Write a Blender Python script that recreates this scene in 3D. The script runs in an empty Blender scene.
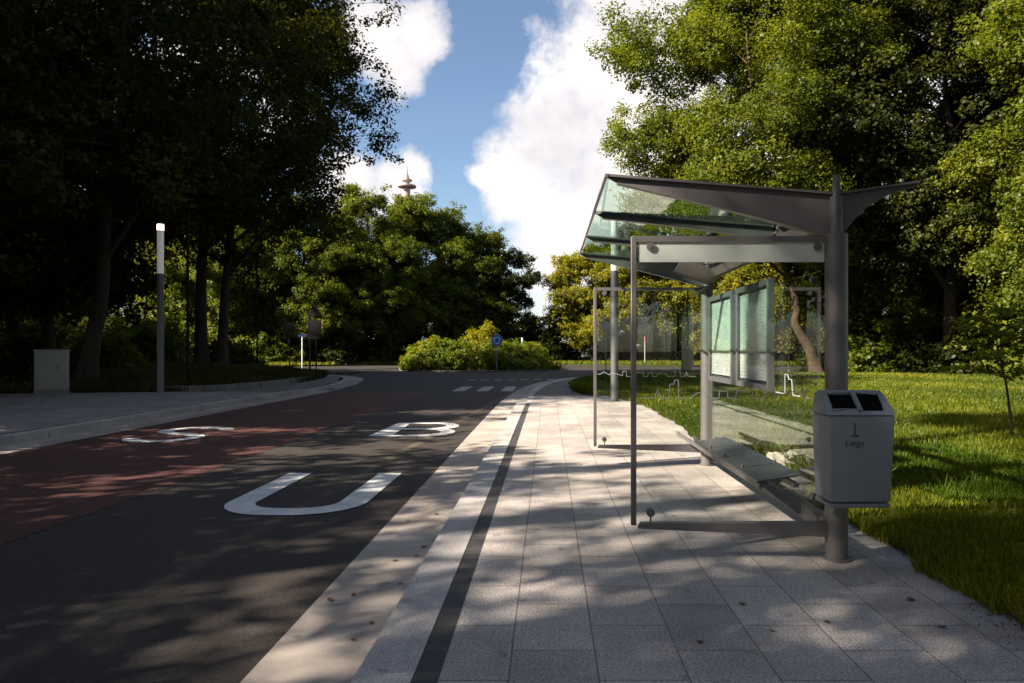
import bpy, bmesh, math, random
import numpy as np
from mathutils import Vector, Matrix
R = math.radians
random.seed(7)
scn = bpy.context.scene
col = scn.collection

# ------------------------------------------------------------------ helpers
class MB:
    """collects simple shapes and links them as ONE mesh object"""
    def __init__(s): s.v = []; s.f = []; s.m = []; s.cur = 0
    def add(s, vs, fs):
        o = len(s.v); s.v += [tuple(p) for p in vs]
        for f in fs: s.f.append(tuple(i + o for i in f)); s.m.append(s.cur)
    def box(s, x0, x1, y0, y1, z0, z1):
        s.add([(x0,y0,z0),(x1,y0,z0),(x1,y1,z0),(x0,y1,z0),(x0,y0,z1),(x1,y0,z1),(x1,y1,z1),(x0,y1,z1)],
              [(0,3,2,1),(4,5,6,7),(0,1,5,4),(1,2,6,5),(2,3,7,6),(3,0,4,7)])
    def tube(s, pts, rads, n=8, cap=True):
        pts = [Vector(p) for p in pts]
        if not hasattr(rads, '__len__'): rads = [rads]*len(pts)
        rings = []; prev = None
        for i, p in enumerate(pts):
            d = (pts[min(i+1, len(pts)-1)] - pts[max(i-1, 0)])
            d = d.normalized() if d.length > 1e-9 else Vector((0,0,1))
            if prev is None:
                a = d.orthogonal().normalized()
            else:
                a = prev - d*prev.dot(d)
                a = a.normalized() if a.length > 1e-6 else d.orthogonal().normalized()
            prev = a; b = d.cross(a)
            rings.append([p + (a*math.cos(2*math.pi*k/n) + b*math.sin(2*math.pi*k/n))*rads[i] for k in range(n)])
        vs = [q for r in rings for q in r]; fs = []
        for i in range(len(rings)-1):
            for k in range(n):
                fs.append((i*n+k, i*n+(k+1)%n, (i+1)*n+(k+1)%n, (i+1)*n+k))
        if cap:
            fs.append(tuple(reversed(range(n)))); fs.append(tuple((len(rings)-1)*n+k for k in range(n)))
        s.add(vs, fs)
    def prism(s, poly, axis, a0, a1):
        """poly of 2D points extruded along axis ('x','y','z') from a0 to a1"""
        def P(u, v, a):
            return {'y': (u, a, v), 'x': (a, u, v), 'z': (u, v, a)}[axis]
        n = len(poly)
        vs = [P(u, v, a0) for u, v in poly] + [P(u, v, a1) for u, v in poly]
        fs = [tuple(range(n)), tuple(range(2*n-1, n-1, -1))]
        for k in range(n): fs.append((k, k+n, (k+1) % n + n, (k+1) % n))
        s.add(vs, fs)
    def build(s, name, mat, parent=None, smooth=False, bevel=0.0, seg=2, loc=None):
        me = bpy.data.meshes.new(name)
        me.from_pydata(s.v, [], s.f)
        mats = mat if isinstance(mat, (list, tuple)) else [mat]
        for m in mats: me.materials.append(m)
        if len(mats) > 1: me.polygons.foreach_set('material_index', s.m)
        bm = bmesh.new(); bm.from_mesh(me)
        bmesh.ops.recalc_face_normals(bm, faces=bm.faces)
        if bevel:
            es = [e for e in bm.edges if len(e.link_faces) == 2 and e.calc_face_angle(0) > 0.45]
            bmesh.ops.bevel(bm, geom=es, offset=bevel, segments=seg, affect='EDGES', profile=0.5, clamp_overlap=True)
        bm.to_mesh(me); bm.free()
        if smooth or bevel:
            me.polygons.foreach_set('use_smooth', [True]*len(me.polygons))
            try: me.set_sharp_from_angle(angle=R(40))
            except Exception: pass
        o = bpy.data.objects.new(name, me); col.objects.link(o)
        if parent: o.parent = parent
        if loc: o.location = loc
        return o

def tag(o, label, cat, group=None):
    o['label'] = label; o['category'] = cat
    if group: o['group'] = group
    return o
def thing(name, loc, label, cat, group=None, rz=0):
    o = bpy.data.objects.new(name, None); col.objects.link(o)
    o.location = loc; o.rotation_euler = (0, 0, rz); o.empty_display_size = .3
    return tag(o, label, cat, group)
def struct(o): o['kind'] = 'structure'; return o
def stuff(o, label=None, cat=None):
    o['kind'] = 'stuff'
    if label: o['label'] = label; o['category'] = cat
    return o
def copy_tree(o, parent=None):
    c = o.copy(); col.objects.link(c); c.parent = parent
    for ch in list(o.children): copy_tree(ch, c)
    return c
def at(px, py, h=0.0):
    """photo pixel on the ground level h (camera 1.5 m up) -> world x, y"""
    y = 683*(1.5-h)/(py-350.0); return ((px-548)*y/683, y)

# ------------------------------------------------------------------ materials
def newmat(name):
    m = bpy.data.materials.new(name); m.use_nodes = True
    nt = m.node_tree; nt.nodes.clear()
    out = nt.nodes.new('ShaderNodeOutputMaterial')
    return m, nt, out
def N(nt, t, **kw):
    n = nt.nodes.new(t)
    for k, v in kw.items():
        if k.startswith('i_'): n.inputs[k[2:].replace('_', ' ')].default_value = v
        else: setattr(n, k, v)
    return n
def ramp(nt, fac, stops):
    r = N(nt, 'ShaderNodeValToRGB'); e = r.color_ramp.elements
    while len(e) < len(stops): e.new(0.5)
    for q, (p, c) in zip(e, stops):
        q.position = p; q.color = (c[0], c[1], c[2], 1) if hasattr(c, '__len__') else (c, c, c, 1)
    nt.links.new(fac, r.inputs['Fac']); return r.outputs['Color']
def mixc(nt, fac, a, b, mode='MIX'):
    m = N(nt, 'ShaderNodeMix', data_type='RGBA', blend_type=mode)
    for s, v in ((m.inputs[0], fac), (m.inputs[6], a), (m.inputs[7], b)):
        if hasattr(v, 'is_linked'): nt.links.new(v, s)
        elif hasattr(v, '__len__'): s.default_value = (v[0], v[1], v[2], 1)
        else: s.default_value = v
    return m.outputs[2]
def math_(nt, op, a, b=None, c=None, clamp=False):
    m = N(nt, 'ShaderNodeMath', operation=op, use_clamp=clamp)
    for s, v in zip(m.inputs, (a, b, c)):
        if v is None: continue
        if hasattr(v, 'is_linked'): nt.links.new(v, s)
        else: s.default_value = v
    return m.outputs[0]
def noise(nt, vec, scale, detail=3, rough=.55):
    n = N(nt, 'ShaderNodeTexNoise'); n.inputs['Scale'].default_value = scale
    n.inputs['Detail'].default_value = detail; n.inputs['Roughness'].default_value = rough
    if vec is not None: nt.links.new(vec, n.inputs['Vector'])
    return n.outputs['Fac']
def pos(nt):
    return N(nt, 'ShaderNodeNewGeometry').outputs['Position']
def bump(nt, h, strength=.3, dist=.01):
    b = N(nt, 'ShaderNodeBump'); b.inputs['Strength'].default_value = strength; b.inputs['Distance'].default_value = dist
    nt.links.new(h, b.inputs['Height']); return b.outputs['Normal']
def principled(nt, out, color, rough=.6, metal=0, normal=None, spec=.5):
    p = N(nt, 'ShaderNodeBsdfPrincipled')
    for k, v in (('Base Color', color), ('Roughness', rough), ('Metallic', metal)):
        s = p.inputs[k]
        if hasattr(v, 'is_linked'): nt.links.new(v, s)
        elif hasattr(v, '__len__'): s.default_value = (v[0], v[1], v[2], 1)
        else: s.default_value = v
    p.inputs['Specular IOR Level'].default_value = spec
    if normal is not None: nt.links.new(normal, p.inputs['Normal'])
    nt.links.new(p.outputs[0], out.inputs['Surface']); return p
def plain(name, c, rough=.5, metal=0, var=.12, scale=6, spec=.5):
    m, nt, out = newmat(name); P = pos(nt)
    f = noise(nt, P, scale, 4)
    c2 = tuple(x*(1-var) for x in c); c1 = tuple(min(1, x*(1+var)) for x in c)
    rg = math_(nt, 'MULTIPLY_ADD', noise(nt, P, scale*3, 3), .16, rough-.08)
    principled(nt, out, ramp(nt, f, [(.3, c2), (.7, c1)]), rg, metal, spec=spec)
    return m
def stone(name, c, speck=.25, scale=160, rough=.75, joints=None, jcol=.35, stain=.2):
    """granite or concrete; joints = (length along the road, width, offset, mortar, shift)"""
    m, nt, out = newmat(name); P = pos(nt)
    sp = noise(nt, P, scale, 2, .7); big = noise(nt, P, .9, 4, .6); mid = noise(nt, P, 14, 3)
    a = tuple(x*(1-speck) for x in c); b = tuple(min(1, x*(1+speck)) for x in c)
    base = ramp(nt, sp, [(.36, a), (.64, b)])
    base = mixc(nt, 1.0, base, ramp(nt, big, [(.3, 1-stain), (.65, 1.06)]), 'MULTIPLY')
    base = mixc(nt, 1.0, base, ramp(nt, mid, [(.3, .92), (.7, 1.05)]), 'MULTIPLY')
    dirt = ramp(nt, math_(nt, 'MULTIPLY_ADD', noise(nt, P, 2.7, 5, .65), .65, math_(nt, 'MULTIPLY', noise(nt, P, .6, 2), .4)), [(.54, 0), (.70, .55)])
    base = mixc(nt, dirt, base, tuple(x*y for x, y in zip(c, (.52, .44, .36))))
    gum = ramp(nt, noise(nt, P, 5.5, 1, .3), [(.72, 0), (.74, .5)])
    base = mixc(nt, gum, base, tuple(x*.35 for x in c))
    h = sp
    if joints:
        L, W, off, mo, sh = joints
        s = N(nt, 'ShaderNodeSeparateXYZ'); nt.links.new(P, s.inputs[0])
        wob = math_(nt, 'MULTIPLY_ADD', noise(nt, P, 1.3, 2), .012, -.006)
        cx = N(nt, 'ShaderNodeCombineXYZ')
        nt.links.new(math_(nt, 'ADD', s.outputs[1], wob), cx.inputs[0])
        nt.links.new(math_(nt, 'ADD', s.outputs[0], math_(nt, 'ADD', wob, sh)), cx.inputs[1])
        br = N(nt, 'ShaderNodeTexBrick', offset=off, squash=1.0)
        br.inputs['Scale'].default_value = 1; br.inputs['Brick Width'].default_value = L
        br.inputs['Row Height'].default_value = W; br.inputs['Mortar Size'].default_value = mo
        br.inputs['Mortar Smooth'].default_value = .35; br.inputs['Bias'].default_value = 0
        br.inputs['Color1'].default_value = (.80, .80, .82, 1); br.inputs['Color2'].default_value = (1.12, 1.11, 1.09, 1)
        br.inputs['Mortar'].default_value = (jcol, jcol*.95, jcol*.88, 1)
        nt.links.new(cx.outputs[0], br.inputs['Vector'])
        base = mixc(nt, 1.0, base, br.outputs['Color'], 'MULTIPLY')
        h = math_(nt, 'SUBTRACT', math_(nt, 'MULTIPLY', sp, .25), br.outputs['Fac'])
    principled(nt, out, base, rough, 0, bump(nt, h, .35, .006), spec=.35)
    return m
def asphalt(name, c, streak=False, spk=.35):
    m, nt, out = newmat(name); P = pos(nt)
    sp = noise(nt, P, 150, 2, .8); sp2 = noise(nt, P, 45, 3); big = noise(nt, P, .45, 5, .6)
    base = ramp(nt, sp, [(.35, tuple(x*(1-spk) for x in c)), (.66, tuple(x*(1+spk*1.6) for x in c))])
    base = mixc(nt, 1, base, ramp(nt, big, [(.3, .78), (.7, 1.18)]), 'MULTIPLY')
    base = mixc(nt, 1, base, ramp(nt, sp2, [(.3, .9), (.7, 1.08)]), 'MULTIPLY')
    c60 = noise(nt, P, 62, 3, .75)
    base = mixc(nt, 1, base, ramp(nt, c60, [(.30, .55), (.5, 1.0), (.70, 1.75)]), 'MULTIPLY')
    wv_ = N(nt, 'ShaderNodeTexVoronoi', feature='DISTANCE_TO_EDGE'); wv_.inputs['Scale'].default_value = .21; wv_.inputs['Randomness'].default_value = 1
    dsp = N(nt, 'ShaderNodeVectorMath', operation='MULTIPLY_ADD'); nz = N(nt, 'ShaderNodeTexNoise'); nz.inputs['Scale'].default_value = 1.6; nz.inputs['Detail'].default_value = 6; nt.links.new(P, nz.inputs['Vector'])
    nt.links.new(nz.outputs['Color'], dsp.inputs[0]); dsp.inputs[1].default_value = (.9, .9, 0); nt.links.new(P, dsp.inputs[2]); nt.links.new(dsp.outputs[0], wv_.inputs['Vector'])
    crack = mixc(nt, 1, ramp(nt, wv_.outputs['Distance'], [(.0006, 1), (.0022, 0)]), ramp(nt, noise(nt, P, .35, 3), [(.50, 0), (.60, .8)]), 'MULTIPLY')
    base = mixc(nt, crack, base, (.012, .011, .010))
    oil = ramp(nt, math_(nt, 'MULTIPLY_ADD', noise(nt, P, 3.1, 4, .6), .7, math_(nt, 'MULTIPLY', noise(nt, P, .7, 2), .35)), [(.60, 0), (.74, .55)])
    base = mixc(nt, oil, base, (.018, .016, .015))
    if streak:   # worn, half removed line running along the lane
        s = N(nt, 'ShaderNodeSeparateXYZ'); nt.links.new(P, s.inputs[0])
        lx = math_(nt, 'MULTIPLY_ADD', s.outputs[1], .06, -3.03)
        d = math_(nt, 'ABSOLUTE', math_(nt, 'SUBTRACT', s.outputs[0], lx))
        d = math_(nt, 'ADD', d, math_(nt, 'MULTIPLY_ADD', noise(nt, P, 7, 5, .7), .16, -.08))
        w = ramp(nt, d, [(.03, .55), (.11, 0)])
        w = mixc(nt, 1, w, ramp(nt, noise(nt, P, 2.2, 4, .7), [(.4, .1), (.62, 1)]), 'MULTIPLY')
        base = mixc(nt, w, base, (.16, .13, .075))
    principled(nt, out, base, .82, 0, bump(nt, sp, .5, .006), spec=.3)
    return m
def leafmat(name, stops, trans=.4, tcol=1.6):
    m, nt, out = newmat(name)
    a = N(nt, 'ShaderNodeAttribute', attribute_name='tone')
    c = ramp(nt, a.outputs['Fac'], stops)
    d = N(nt, 'ShaderNodeBsdfDiffuse'); t = N(nt, 'ShaderNodeBsdfTranslucent'); g = N(nt, 'ShaderNodeBsdfGlossy')
    g.inputs['Roughness'].default_value = .45; g.inputs['Color'].default_value = (.5, .5, .45, 1)
    nt.links.new(c, d.inputs['Color'])
    nt.links.new(mixc(nt, 1, c, (tcol*1.15, tcol, tcol*.45), 'MULTIPLY'), t.inputs['Color'])
    x = N(nt, 'ShaderNodeMixShader'); x.inputs[0].default_value = trans
    nt.links.new(d.outputs[0], x.inputs[1]); nt.links.new(t.outputs[0], x.inputs[2])
    y = N(nt, 'ShaderNodeMixShader'); y.inputs[0].default_value = .022
    nt.links.new(x.outputs[0], y.inputs[1]); nt.links.new(g.outputs[0], y.inputs[2])
    nt.links.new(y.outputs[0], out.inputs['Surface'])
    return m
def glassmat(name, tint, refl=1.0, f0=.05):
    m, nt, out = newmat(name)
    lw = N(nt, 'ShaderNodeLayerWeight'); lw.inputs['Blend'].default_value = .5
    f = math_(nt, 'POWER', lw.outputs['Facing'], 4.2)
    f = math_(nt, 'MULTIPLY_ADD', f, .9*refl, f0, clamp=True)
    t = N(nt, 'ShaderNodeBsdfTransparent'); t.inputs['Color'].default_value = (*tint, 1)
    g = N(nt, 'ShaderNodeBsdfGlossy'); g.inputs['Roughness'].default_value = .01; g.inputs['Color'].default_value = (.95, .98, .97, 1)
    x = N(nt, 'ShaderNodeMixShader'); nt.links.new(f, x.inputs[0])
    nt.links.new(t.outputs[0], x.inputs[1]); nt.links.new(g.outputs[0], x.inputs[2])
    nt.links.new(x.outputs[0], out.inputs['Surface'])
    return m
def emit(name, c, s):
    m, nt, out = newmat(name); e = N(nt, 'ShaderNodeEmission')
    e.inputs['Color'].default_value = (*c, 1); e.inputs['Strength'].default_value = s
    nt.links.new(e.outputs[0], out.inputs['Surface']); return m
def barkmat(name, c):
    m, nt, out = newmat(name); P = pos(nt)
    mp = N(nt, 'ShaderNodeMapping'); mp.inputs['Scale'].default_value = (9, 9, 1.6); nt.links.new(P, mp.inputs[0])
    f = noise(nt, mp.outputs[0], 1.6, 5, .7)
    base = ramp(nt, f, [(.3, tuple(x*.5 for x in c)), (.68, tuple(x*1.3 for x in c))])
    principled(nt, out, base, .9, 0, bump(nt, f, .7, .05), spec=.2); return m
def groundmat(name, stops, scale=1.5):
    m, nt, out = newmat(name); P = pos(nt)
    f = noise(nt, P, scale, 6, .7); f2 = noise(nt, P, scale*14, 3, .7)
    base = mixc(nt, 1, ramp(nt, f, stops), ramp(nt, f2, [(.3, .6), (.7, 1.25)]), 'MULTIPLY')
    principled(nt, out, base, .95, 0, bump(nt, f2, .6, .04), spec=.1); return m

EXPO = 1.62
M = {}
M['pave'] = stone('granite_paving', (.455,.395,.355), .42, 75, .72, (.62,.413,.5,.005,.18), .42, .38)
M['kerb'] = stone('blue_granite_kerb', (.43,.39,.365), .36, 80, .72, (1.5,.9,.0,.004,0), .4, .2)
M['gutter'] = stone('pale_concrete_gutter', (.40,.34,.29), .16, 120, .8, (2.5,3.0,.0,.004,0), .45, .25)
M['setts'] = stone('small_concrete_setts', (.34,.295,.265), .18, 120, .8, (.22,.11,.5,.005,0), .45, .3)
M['path'] = stone('worn_footpath', (.20,.17,.145), .2, 90, .9, None, .4, .3)
M['stonewall'] = stone('rough_stone', (.22,.20,.18), .25, 40, .9, (.6,3,.0,.01,0), .4, .3)
M['boulder'] = stone('pale_boulder', (.46,.40,.33), .2, 30, .9)
M['drain'] = stone('dark_drain_blocks', (.065,.058,.055), .3, 120, .7, (.10,.9,.0,.004,0), .45, .3)
M['asphalt'] = asphalt('dark_asphalt', (.036,.028,.023), True)
M['red'] = asphalt('red_asphalt', (.070,.027,.021))
m, nt, out = newmat('road_paint_white'); P = pos(nt)
wear = ramp(nt, math_(nt, 'MULTIPLY_ADD', noise(nt, P, 38, 5, .75), .6, math_(nt, 'MULTIPLY', noise(nt, P, 2.4, 3), .5)), [(.60, 0), (.74, .75)])
principled(nt, out, mixc(nt, wear, ramp(nt, noise(nt, P, 5, 4, .7), [(.3, (.50,.48,.45)), (.7, (.72,.70,.67))]), (.16,.14,.125)), .75, 0, bump(nt, noise(nt, P, 120, 2), .3, .004), .3)
M['paint'] = m
M['metal'] = plain('anthracite_metal', (.150,.134,.134), .42, .2, .08, 4)
M['lampmetal'] = plain('lamp_grey_metal', (.15,.15,.155), .45, .4, .06, 3)
M['binmat'] = plain('bin_grey_steel', (.23,.232,.238), .5, .0, .06, 3)
M['black'] = plain('slot_shade_black', (.004,.004,.004), .9, spec=.05)
M['ink'] = plain('black_ink', (.015,.015,.017), .6)
M['white'] = plain('white_paint', (.78,.78,.76), .5, 0, .04, 5)
M['cabinet'] = plain('cabinet_grey', (.30,.29,.27), .6, 0, .07, 2)
M['seat'] = plain('seat_grey_steel', (.12,.13,.125), .33, .7, .08, 6)
M['bark'] = barkmat('dark_bark', (.055,.043,.033))
M['bark_warm'] = barkmat('warm_bark', (.10,.066,.044))
M['roofglass'] = glassmat('green_roof_glass', (.78,.93,.86), .8, .06)
M['glass'] = glassmat('clear_glass', (.972,.985,.978), 1.0, .03)
M['etch'] = plain('white_etch', (.50,.52,.50), .7, 0, .03)
M['worn'] = plain('worn_road_paint', (.36,.35,.335), .75, 0, .45, 3.5)
M['blue'] = plain('sign_blue', (.02,.16,.62), .4, 0, .03)
M['signback'] = plain('sign_back_grey', (.020,.017,.015), .8, 0, .08, spec=.08)
M['navy'] = plain('sign_navy', (.012,.035,.13), .5, 0, .03, spec=.2)
M['redpaint'] = plain('red_paint', (.26,.07,.05), .5, 0, .06)
M['bluecar'] = plain('dark_car_paint', (.018,.02,.026), .25)
M['silvercar'] = plain('silver_car_paint', (.45,.46,.48), .3, .5, .04)
M['tyre'] = plain('tyre_rubber', (.02,.02,.02), .9)
M['carglass'] = plain('car_window_glass', (.02,.025,.03), .08, 0, .02, 3, .9)
M['concrete'] = stone('tower_concrete', (.42,.33,.29), .06, 3, .9)
M['lawn'] = groundmat('lawn_soil', [(.3,(.028,.040,.010)),(.7,(.055,.072,.016))], 1.2)
M['forest'] = groundmat('forest_floor', [(.3,(.022,.017,.010)),(.7,(.050,.038,.020))], .8)
M['verge'] = groundmat('verge_soil', [(.3,(.030,.030,.010)),(.7,(.07,.055,.022))], .9)
M['leafdark'] = leafmat('shaded_oak_leaves', [(0,(.014,.022,.004)),(.5,(.036,.046,.006)),(1,(.082,.084,.011))], .34, 1.5)  # darker copy of the oak leaves, woodland shade put into the colour
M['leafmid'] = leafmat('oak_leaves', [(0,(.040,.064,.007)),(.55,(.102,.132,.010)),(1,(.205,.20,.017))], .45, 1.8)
M['leafgreen'] = leafmat('green_broad_leaves', [(0,(.042,.068,.008)),(.55,(.102,.136,.011)),(1,(.20,.195,.017))], .42, 1.7)
M['leafyel'] = leafmat('turning_maple_leaves', [(0,(.09,.105,.007)),(.5,(.185,.185,.011)),(1,(.29,.25,.016))], .45, 1.8)
M['leafbush'] = leafmat('bush_leaves', [(0,(.052,.092,.009)),(.6,(.15,.19,.013)),(1,(.32,.235,.025))], .36, 1.6)
M['grass'] = leafmat('grass_blades', [(0,(.045,.072,.007)),(.6,(.14,.16,.010)),(1,(.27,.23,.03))], .40, 1.7)
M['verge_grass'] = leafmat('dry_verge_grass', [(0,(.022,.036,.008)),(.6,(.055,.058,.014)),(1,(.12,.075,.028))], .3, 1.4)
M['fallen'] = plain('fallen_leaf_brown', (.14,.055,.018), .8)

# frosted film
m, nt, out = newmat('frosted_film')
d = N(nt, 'ShaderNodeBsdfDiffuse'); d.inputs['Color'].default_value = (.84,.85,.81,1)
t = N(nt, 'ShaderNodeBsdfTranslucent'); t.inputs['Color'].default_value = (.84,.86,.80,1)
x = N(nt, 'ShaderNodeMixShader'); x.inputs[0].default_value = .6
nt.links.new(d.outputs[0], x.inputs[1]); nt.links.new(t.outputs[0], x.inputs[2]); nt.links.new(x.outputs[0], out.inputs['Surface'])
M['film'] = m
# poster sheet: faint map lines and text rows
m, nt, out = newmat('timetable_poster'); P = pos(nt)
vor = N(nt, 'ShaderNodeTexVoronoi', feature='DISTANCE_TO_EDGE'); vor.inputs['Scale'].default_value = 7; nt.links.new(P, vor.inputs['Vector'])
ln = ramp(nt, vor.outputs['Distance'], [(.010, .8), (.03, 1)])
w = N(nt, 'ShaderNodeTexWave', wave_type='BANDS', bands_direction='Z'); w.inputs['Scale'].default_value = 9; nt.links.new(P, w.inputs['Vector'])
rows = mixc(nt, ramp(nt, noise(nt, P, 5, 2), [(.5, 0), (.56, .5)]), (1, 1, 1), ramp(nt, w.outputs['Fac'], [(.4, 1), (.6, .62)]))
c = mixc(nt, 1, mixc(nt, 1, ramp(nt, noise(nt, P, 2.5, 3), [(.35, (.66,.71,.69)), (.65, (.80,.79,.75))]), ln, 'MULTIPLY'), rows, 'MULTIPLY')
p = principled(nt, out, c, .25)
M['poster'] = m
m, nt, out = newmat('lamp_diffuser')
p = principled(nt, out, (.72,.72,.70), .5)
p.inputs['Emission Color'].default_value = (1, .93, .82, 1); p.inputs['Emission Strength'].default_value = .05
M['diffuser'] = m
M['lit'] = emit('lit_lamp', (1, .86, .66), 1.6)

# ------------------------------------------------------------------ camera, sun, sky
cam = bpy.data.cameras.new('camera'); co = bpy.data.objects.new('camera', cam); col.objects.link(co)
co.location = (0, 0, 1.5); co.rotation_euler = (R(90), 0, 0)
cam.sensor_width = 36; cam.lens = 24.0; cam.shift_x = -36/1024; cam.shift_y = 8.5/1024; cam.clip_end = 6000
scn.camera = co
SUN_EL, SUN_AZ = 36.0, 24.0     # sun from the left, AZ degrees behind the camera's left side
sd = Vector((-math.cos(R(SUN_EL))*math.cos(R(SUN_AZ)), -math.cos(R(SUN_EL))*math.sin(R(SUN_AZ)), math.sin(R(SUN_EL))))
sl = bpy.data.lights.new('sun', 'SUN'); sl.energy = 5.0; sl.angle = R(.53); sl.color = (1, .91, .77)
so = bpy.data.objects.new('sun', sl); col.objects.link(so)
so.rotation_euler = sd.to_track_quat('Z', 'Y').to_euler()
wd = bpy.data.worlds.new('World'); scn.world = wd; wd.use_nodes = True
nt = wd.node_tree; nt.nodes.clear()
wo = N(nt, 'ShaderNodeOutputWorld'); bg = N(nt, 'ShaderNodeBackground'); bg.inputs['Strength'].default_value = .056
sky = N(nt, 'ShaderNodeTexSky', sky_type='NISHITA', sun_disc=False)
sky.sun_elevation = R(SUN_EL); sky.sun_rotation = math.atan2(sd.x, sd.y); sky.air_density = 1.0; sky.dust_density = .6; sky.ozone_density = 1.6
tc = N(nt, 'ShaderNodeTexCoord'); D = tc.outputs['Generated']
def direction(px, py): return Vector(((px-548)/683, 1, (350-py)/683)).normalized()
blobs = [(650,10,95),(605,70,80),(690,70,95),(560,125,62),(620,150,90),(515,170,48),(560,220,72),(630,240,80),(505,195,34),(575,285,52),(540,262,40),(620,300,50),(480,172,20),
         (412,38,38),(390,60,42),(370,30,50),(432,40,22),(413,166,24),(400,190,30),(350,190,40),(590,-2,18),(660,-60,80),
         (780,60,95),(760,200,110),(900,110,70),(1000,140,90),(930,230,110),(200,70,55),(80,90,70),(150,200,80),(60,230,50),(280,120,40)]
acc = None
wn = N(nt, 'ShaderNodeTexNoise'); wn.inputs['Scale'].default_value = 5.5; wn.inputs['Detail'].default_value = 5; wn.inputs['Roughness'].default_value = .58
nt.links.new(D, wn.inputs['Vector'])
wv = N(nt, 'ShaderNodeVectorMath', operation='MULTIPLY_ADD'); nt.links.new(wn.outputs['Color'], wv.inputs[0]); wv.inputs[1].default_value = (.10, .10, .10)
v2 = N(nt, 'ShaderNodeVectorMath', operation='ADD'); nt.links.new(D, v2.inputs[0]); v2.inputs[1].default_value = (-.05, -.05, -.05)
nt.links.new(v2.outputs[0], wv.inputs[2])
for px, py, r in blobs:
    dd = direction(px, py)
    k = 1.0/math.sqrt(1 + ((px-548)/683)**2 + ((350-py)/683)**2)
    dn = N(nt, 'ShaderNodeVectorMath', operation='DISTANCE'); nt.links.new(wv.outputs[0], dn.inputs[0]); dn.inputs[1].default_value = dd
    f = math_(nt, 'MULTIPLY_ADD', dn.outputs['Value'], -1.0/(r/683*k), 1.0)     # 1 at the centre, 0 at the rim
    f = math_(nt, 'MAXIMUM', f, -1.5)
    acc = f if acc is None else math_(nt, 'SMOOTH_MAX', acc, f, .25)
gen = math_(nt, 'MULTIPLY_ADD', noise(nt, D, 2.1, 6, .6), 5.0, -2.7)
sep = N(nt, 'ShaderNodeSeparateXYZ'); nt.links.new(D, sep.inputs[0])
away = math_(nt, 'LESS_THAN', sep.outputs[1], .55)           # free clouds only away from the arranged ones
gen = math_(nt, 'MULTIPLY_ADD', math_(nt, 'SUBTRACT', 1.0, away), -9.0, gen)
acc = math_(nt, 'MAXIMUM', acc, gen)
fine = math_(nt, 'MULTIPLY_ADD', noise(nt, D, 13, 8, .66), 1.5, -.72)
acc = math_(nt, 'ADD', acc, fine)
cm = ramp(nt, acc, [(-.0, 0), (.16, .30), (.36, .75), (.7, 1)])
shade = ramp(nt, noise(nt, D, 7, 5, .55), [(.34, (.64,.63,.67)), (.68, (1.0,.975,.95))])
cloudc = mixc(nt, 1, shade, (8.4, 8.05, 7.75), 'MULTIPLY')
skyc = mixc(nt, 1, sky.outputs[0], (1.02, 1.02, 1.02), 'MULTIPLY')
nt.links.new(mixc(nt, cm, skyc, cloudc), bg.inputs['Color'])
nt.links.new(bg.outputs[0], wo.inputs['Surface'])
scn.view_settings.view_transform = 'Standard'; scn.view_settings.look = 'None'
scn.view_settings.exposure = EXPO; scn.view_settings.gamma = 1; scn.view_settings.use_curve_mapping = False
scn.render.engine = 'CYCLES'
cy = scn.cycles
cy.max_bounces = 8; cy.diffuse_bounces = 3; cy.glossy_bounces = 4; cy.transmission_bounces = 4; cy.transparent_max_bounces = 16
cy.caustics_reflective = False; cy.caustics_refractive = False; cy.use_denoising = True
cy.sample_clamp_indirect = 6
#__GROUND__
#__SHELTER__
#__FURNITURE__
#__TREES__
# ------------------------------------------------------------------ ground, roads, pavements
from mathutils.geometry import tessellate_polygon
def sheet(name, pts, z, mat, skirt=0.0):
    bm = bmesh.new(); vs = [bm.verts.new((x, y, z)) for x, y in pts]
    area = sum(pts[i][0]*pts[(i+1) % len(pts)][1]-pts[(i+1) % len(pts)][0]*pts[i][1] for i in range(len(pts)))
    for a_, b_, c_ in tessellate_polygon([[Vector((x, y, 0)) for x, y in pts]]):
        p_, q_, r_ = pts[a_], pts[b_], pts[c_]
        cr = (q_[0]-p_[0])*(r_[1]-p_[1])-(q_[1]-p_[1])*(r_[0]-p_[0])
        bm.faces.new((vs[a_], vs[b_], vs[c_]) if cr > 0 else (vs[a_], vs[c_], vs[b_]))
    if skirt:
        lo = [bm.verts.new((x, y, z-skirt)) for x, y in pts]; n = len(pts)
        for i in range(n): bm.faces.new((vs[i], vs[(i+1) % n], lo[(i+1) % n], lo[i]))
    me = bpy.data.meshes.new(name); bm.to_mesh(me); bm.free(); me.materials.append(mat)
    o = bpy.data.objects.new(name, me); col.objects.link(o); return struct(o)
def smooth_line(pts, n=6):
    out = []
    P = [Vector((*p, 0)) if len(p) == 2 else Vector(p) for p in pts]
    for i in range(len(P)-1):
        a, b, c, d = P[max(i-1, 0)], P[i], P[i+1], P[min(i+2, len(P)-1)]
        for k in range(n):
            t = k/n
            out.append(.5*((2*b)+(-a+c)*t+(2*a-5*b+4*c-d)*t*t+(-a+3*b-3*c+d)*t**3))
    out.append(P[-1]); return out
def offset_line(line, d):
    """positive d = to the right of the direction of travel"""
    o = []
    for i, p in enumerate(line):
        t = (line[min(i+1, len(line)-1)]-line[max(i-1, 0)]); t.z = 0; t.normalize()
        o.append(p + Vector((t.y, -t.x, 0))*d)
    return o
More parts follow.
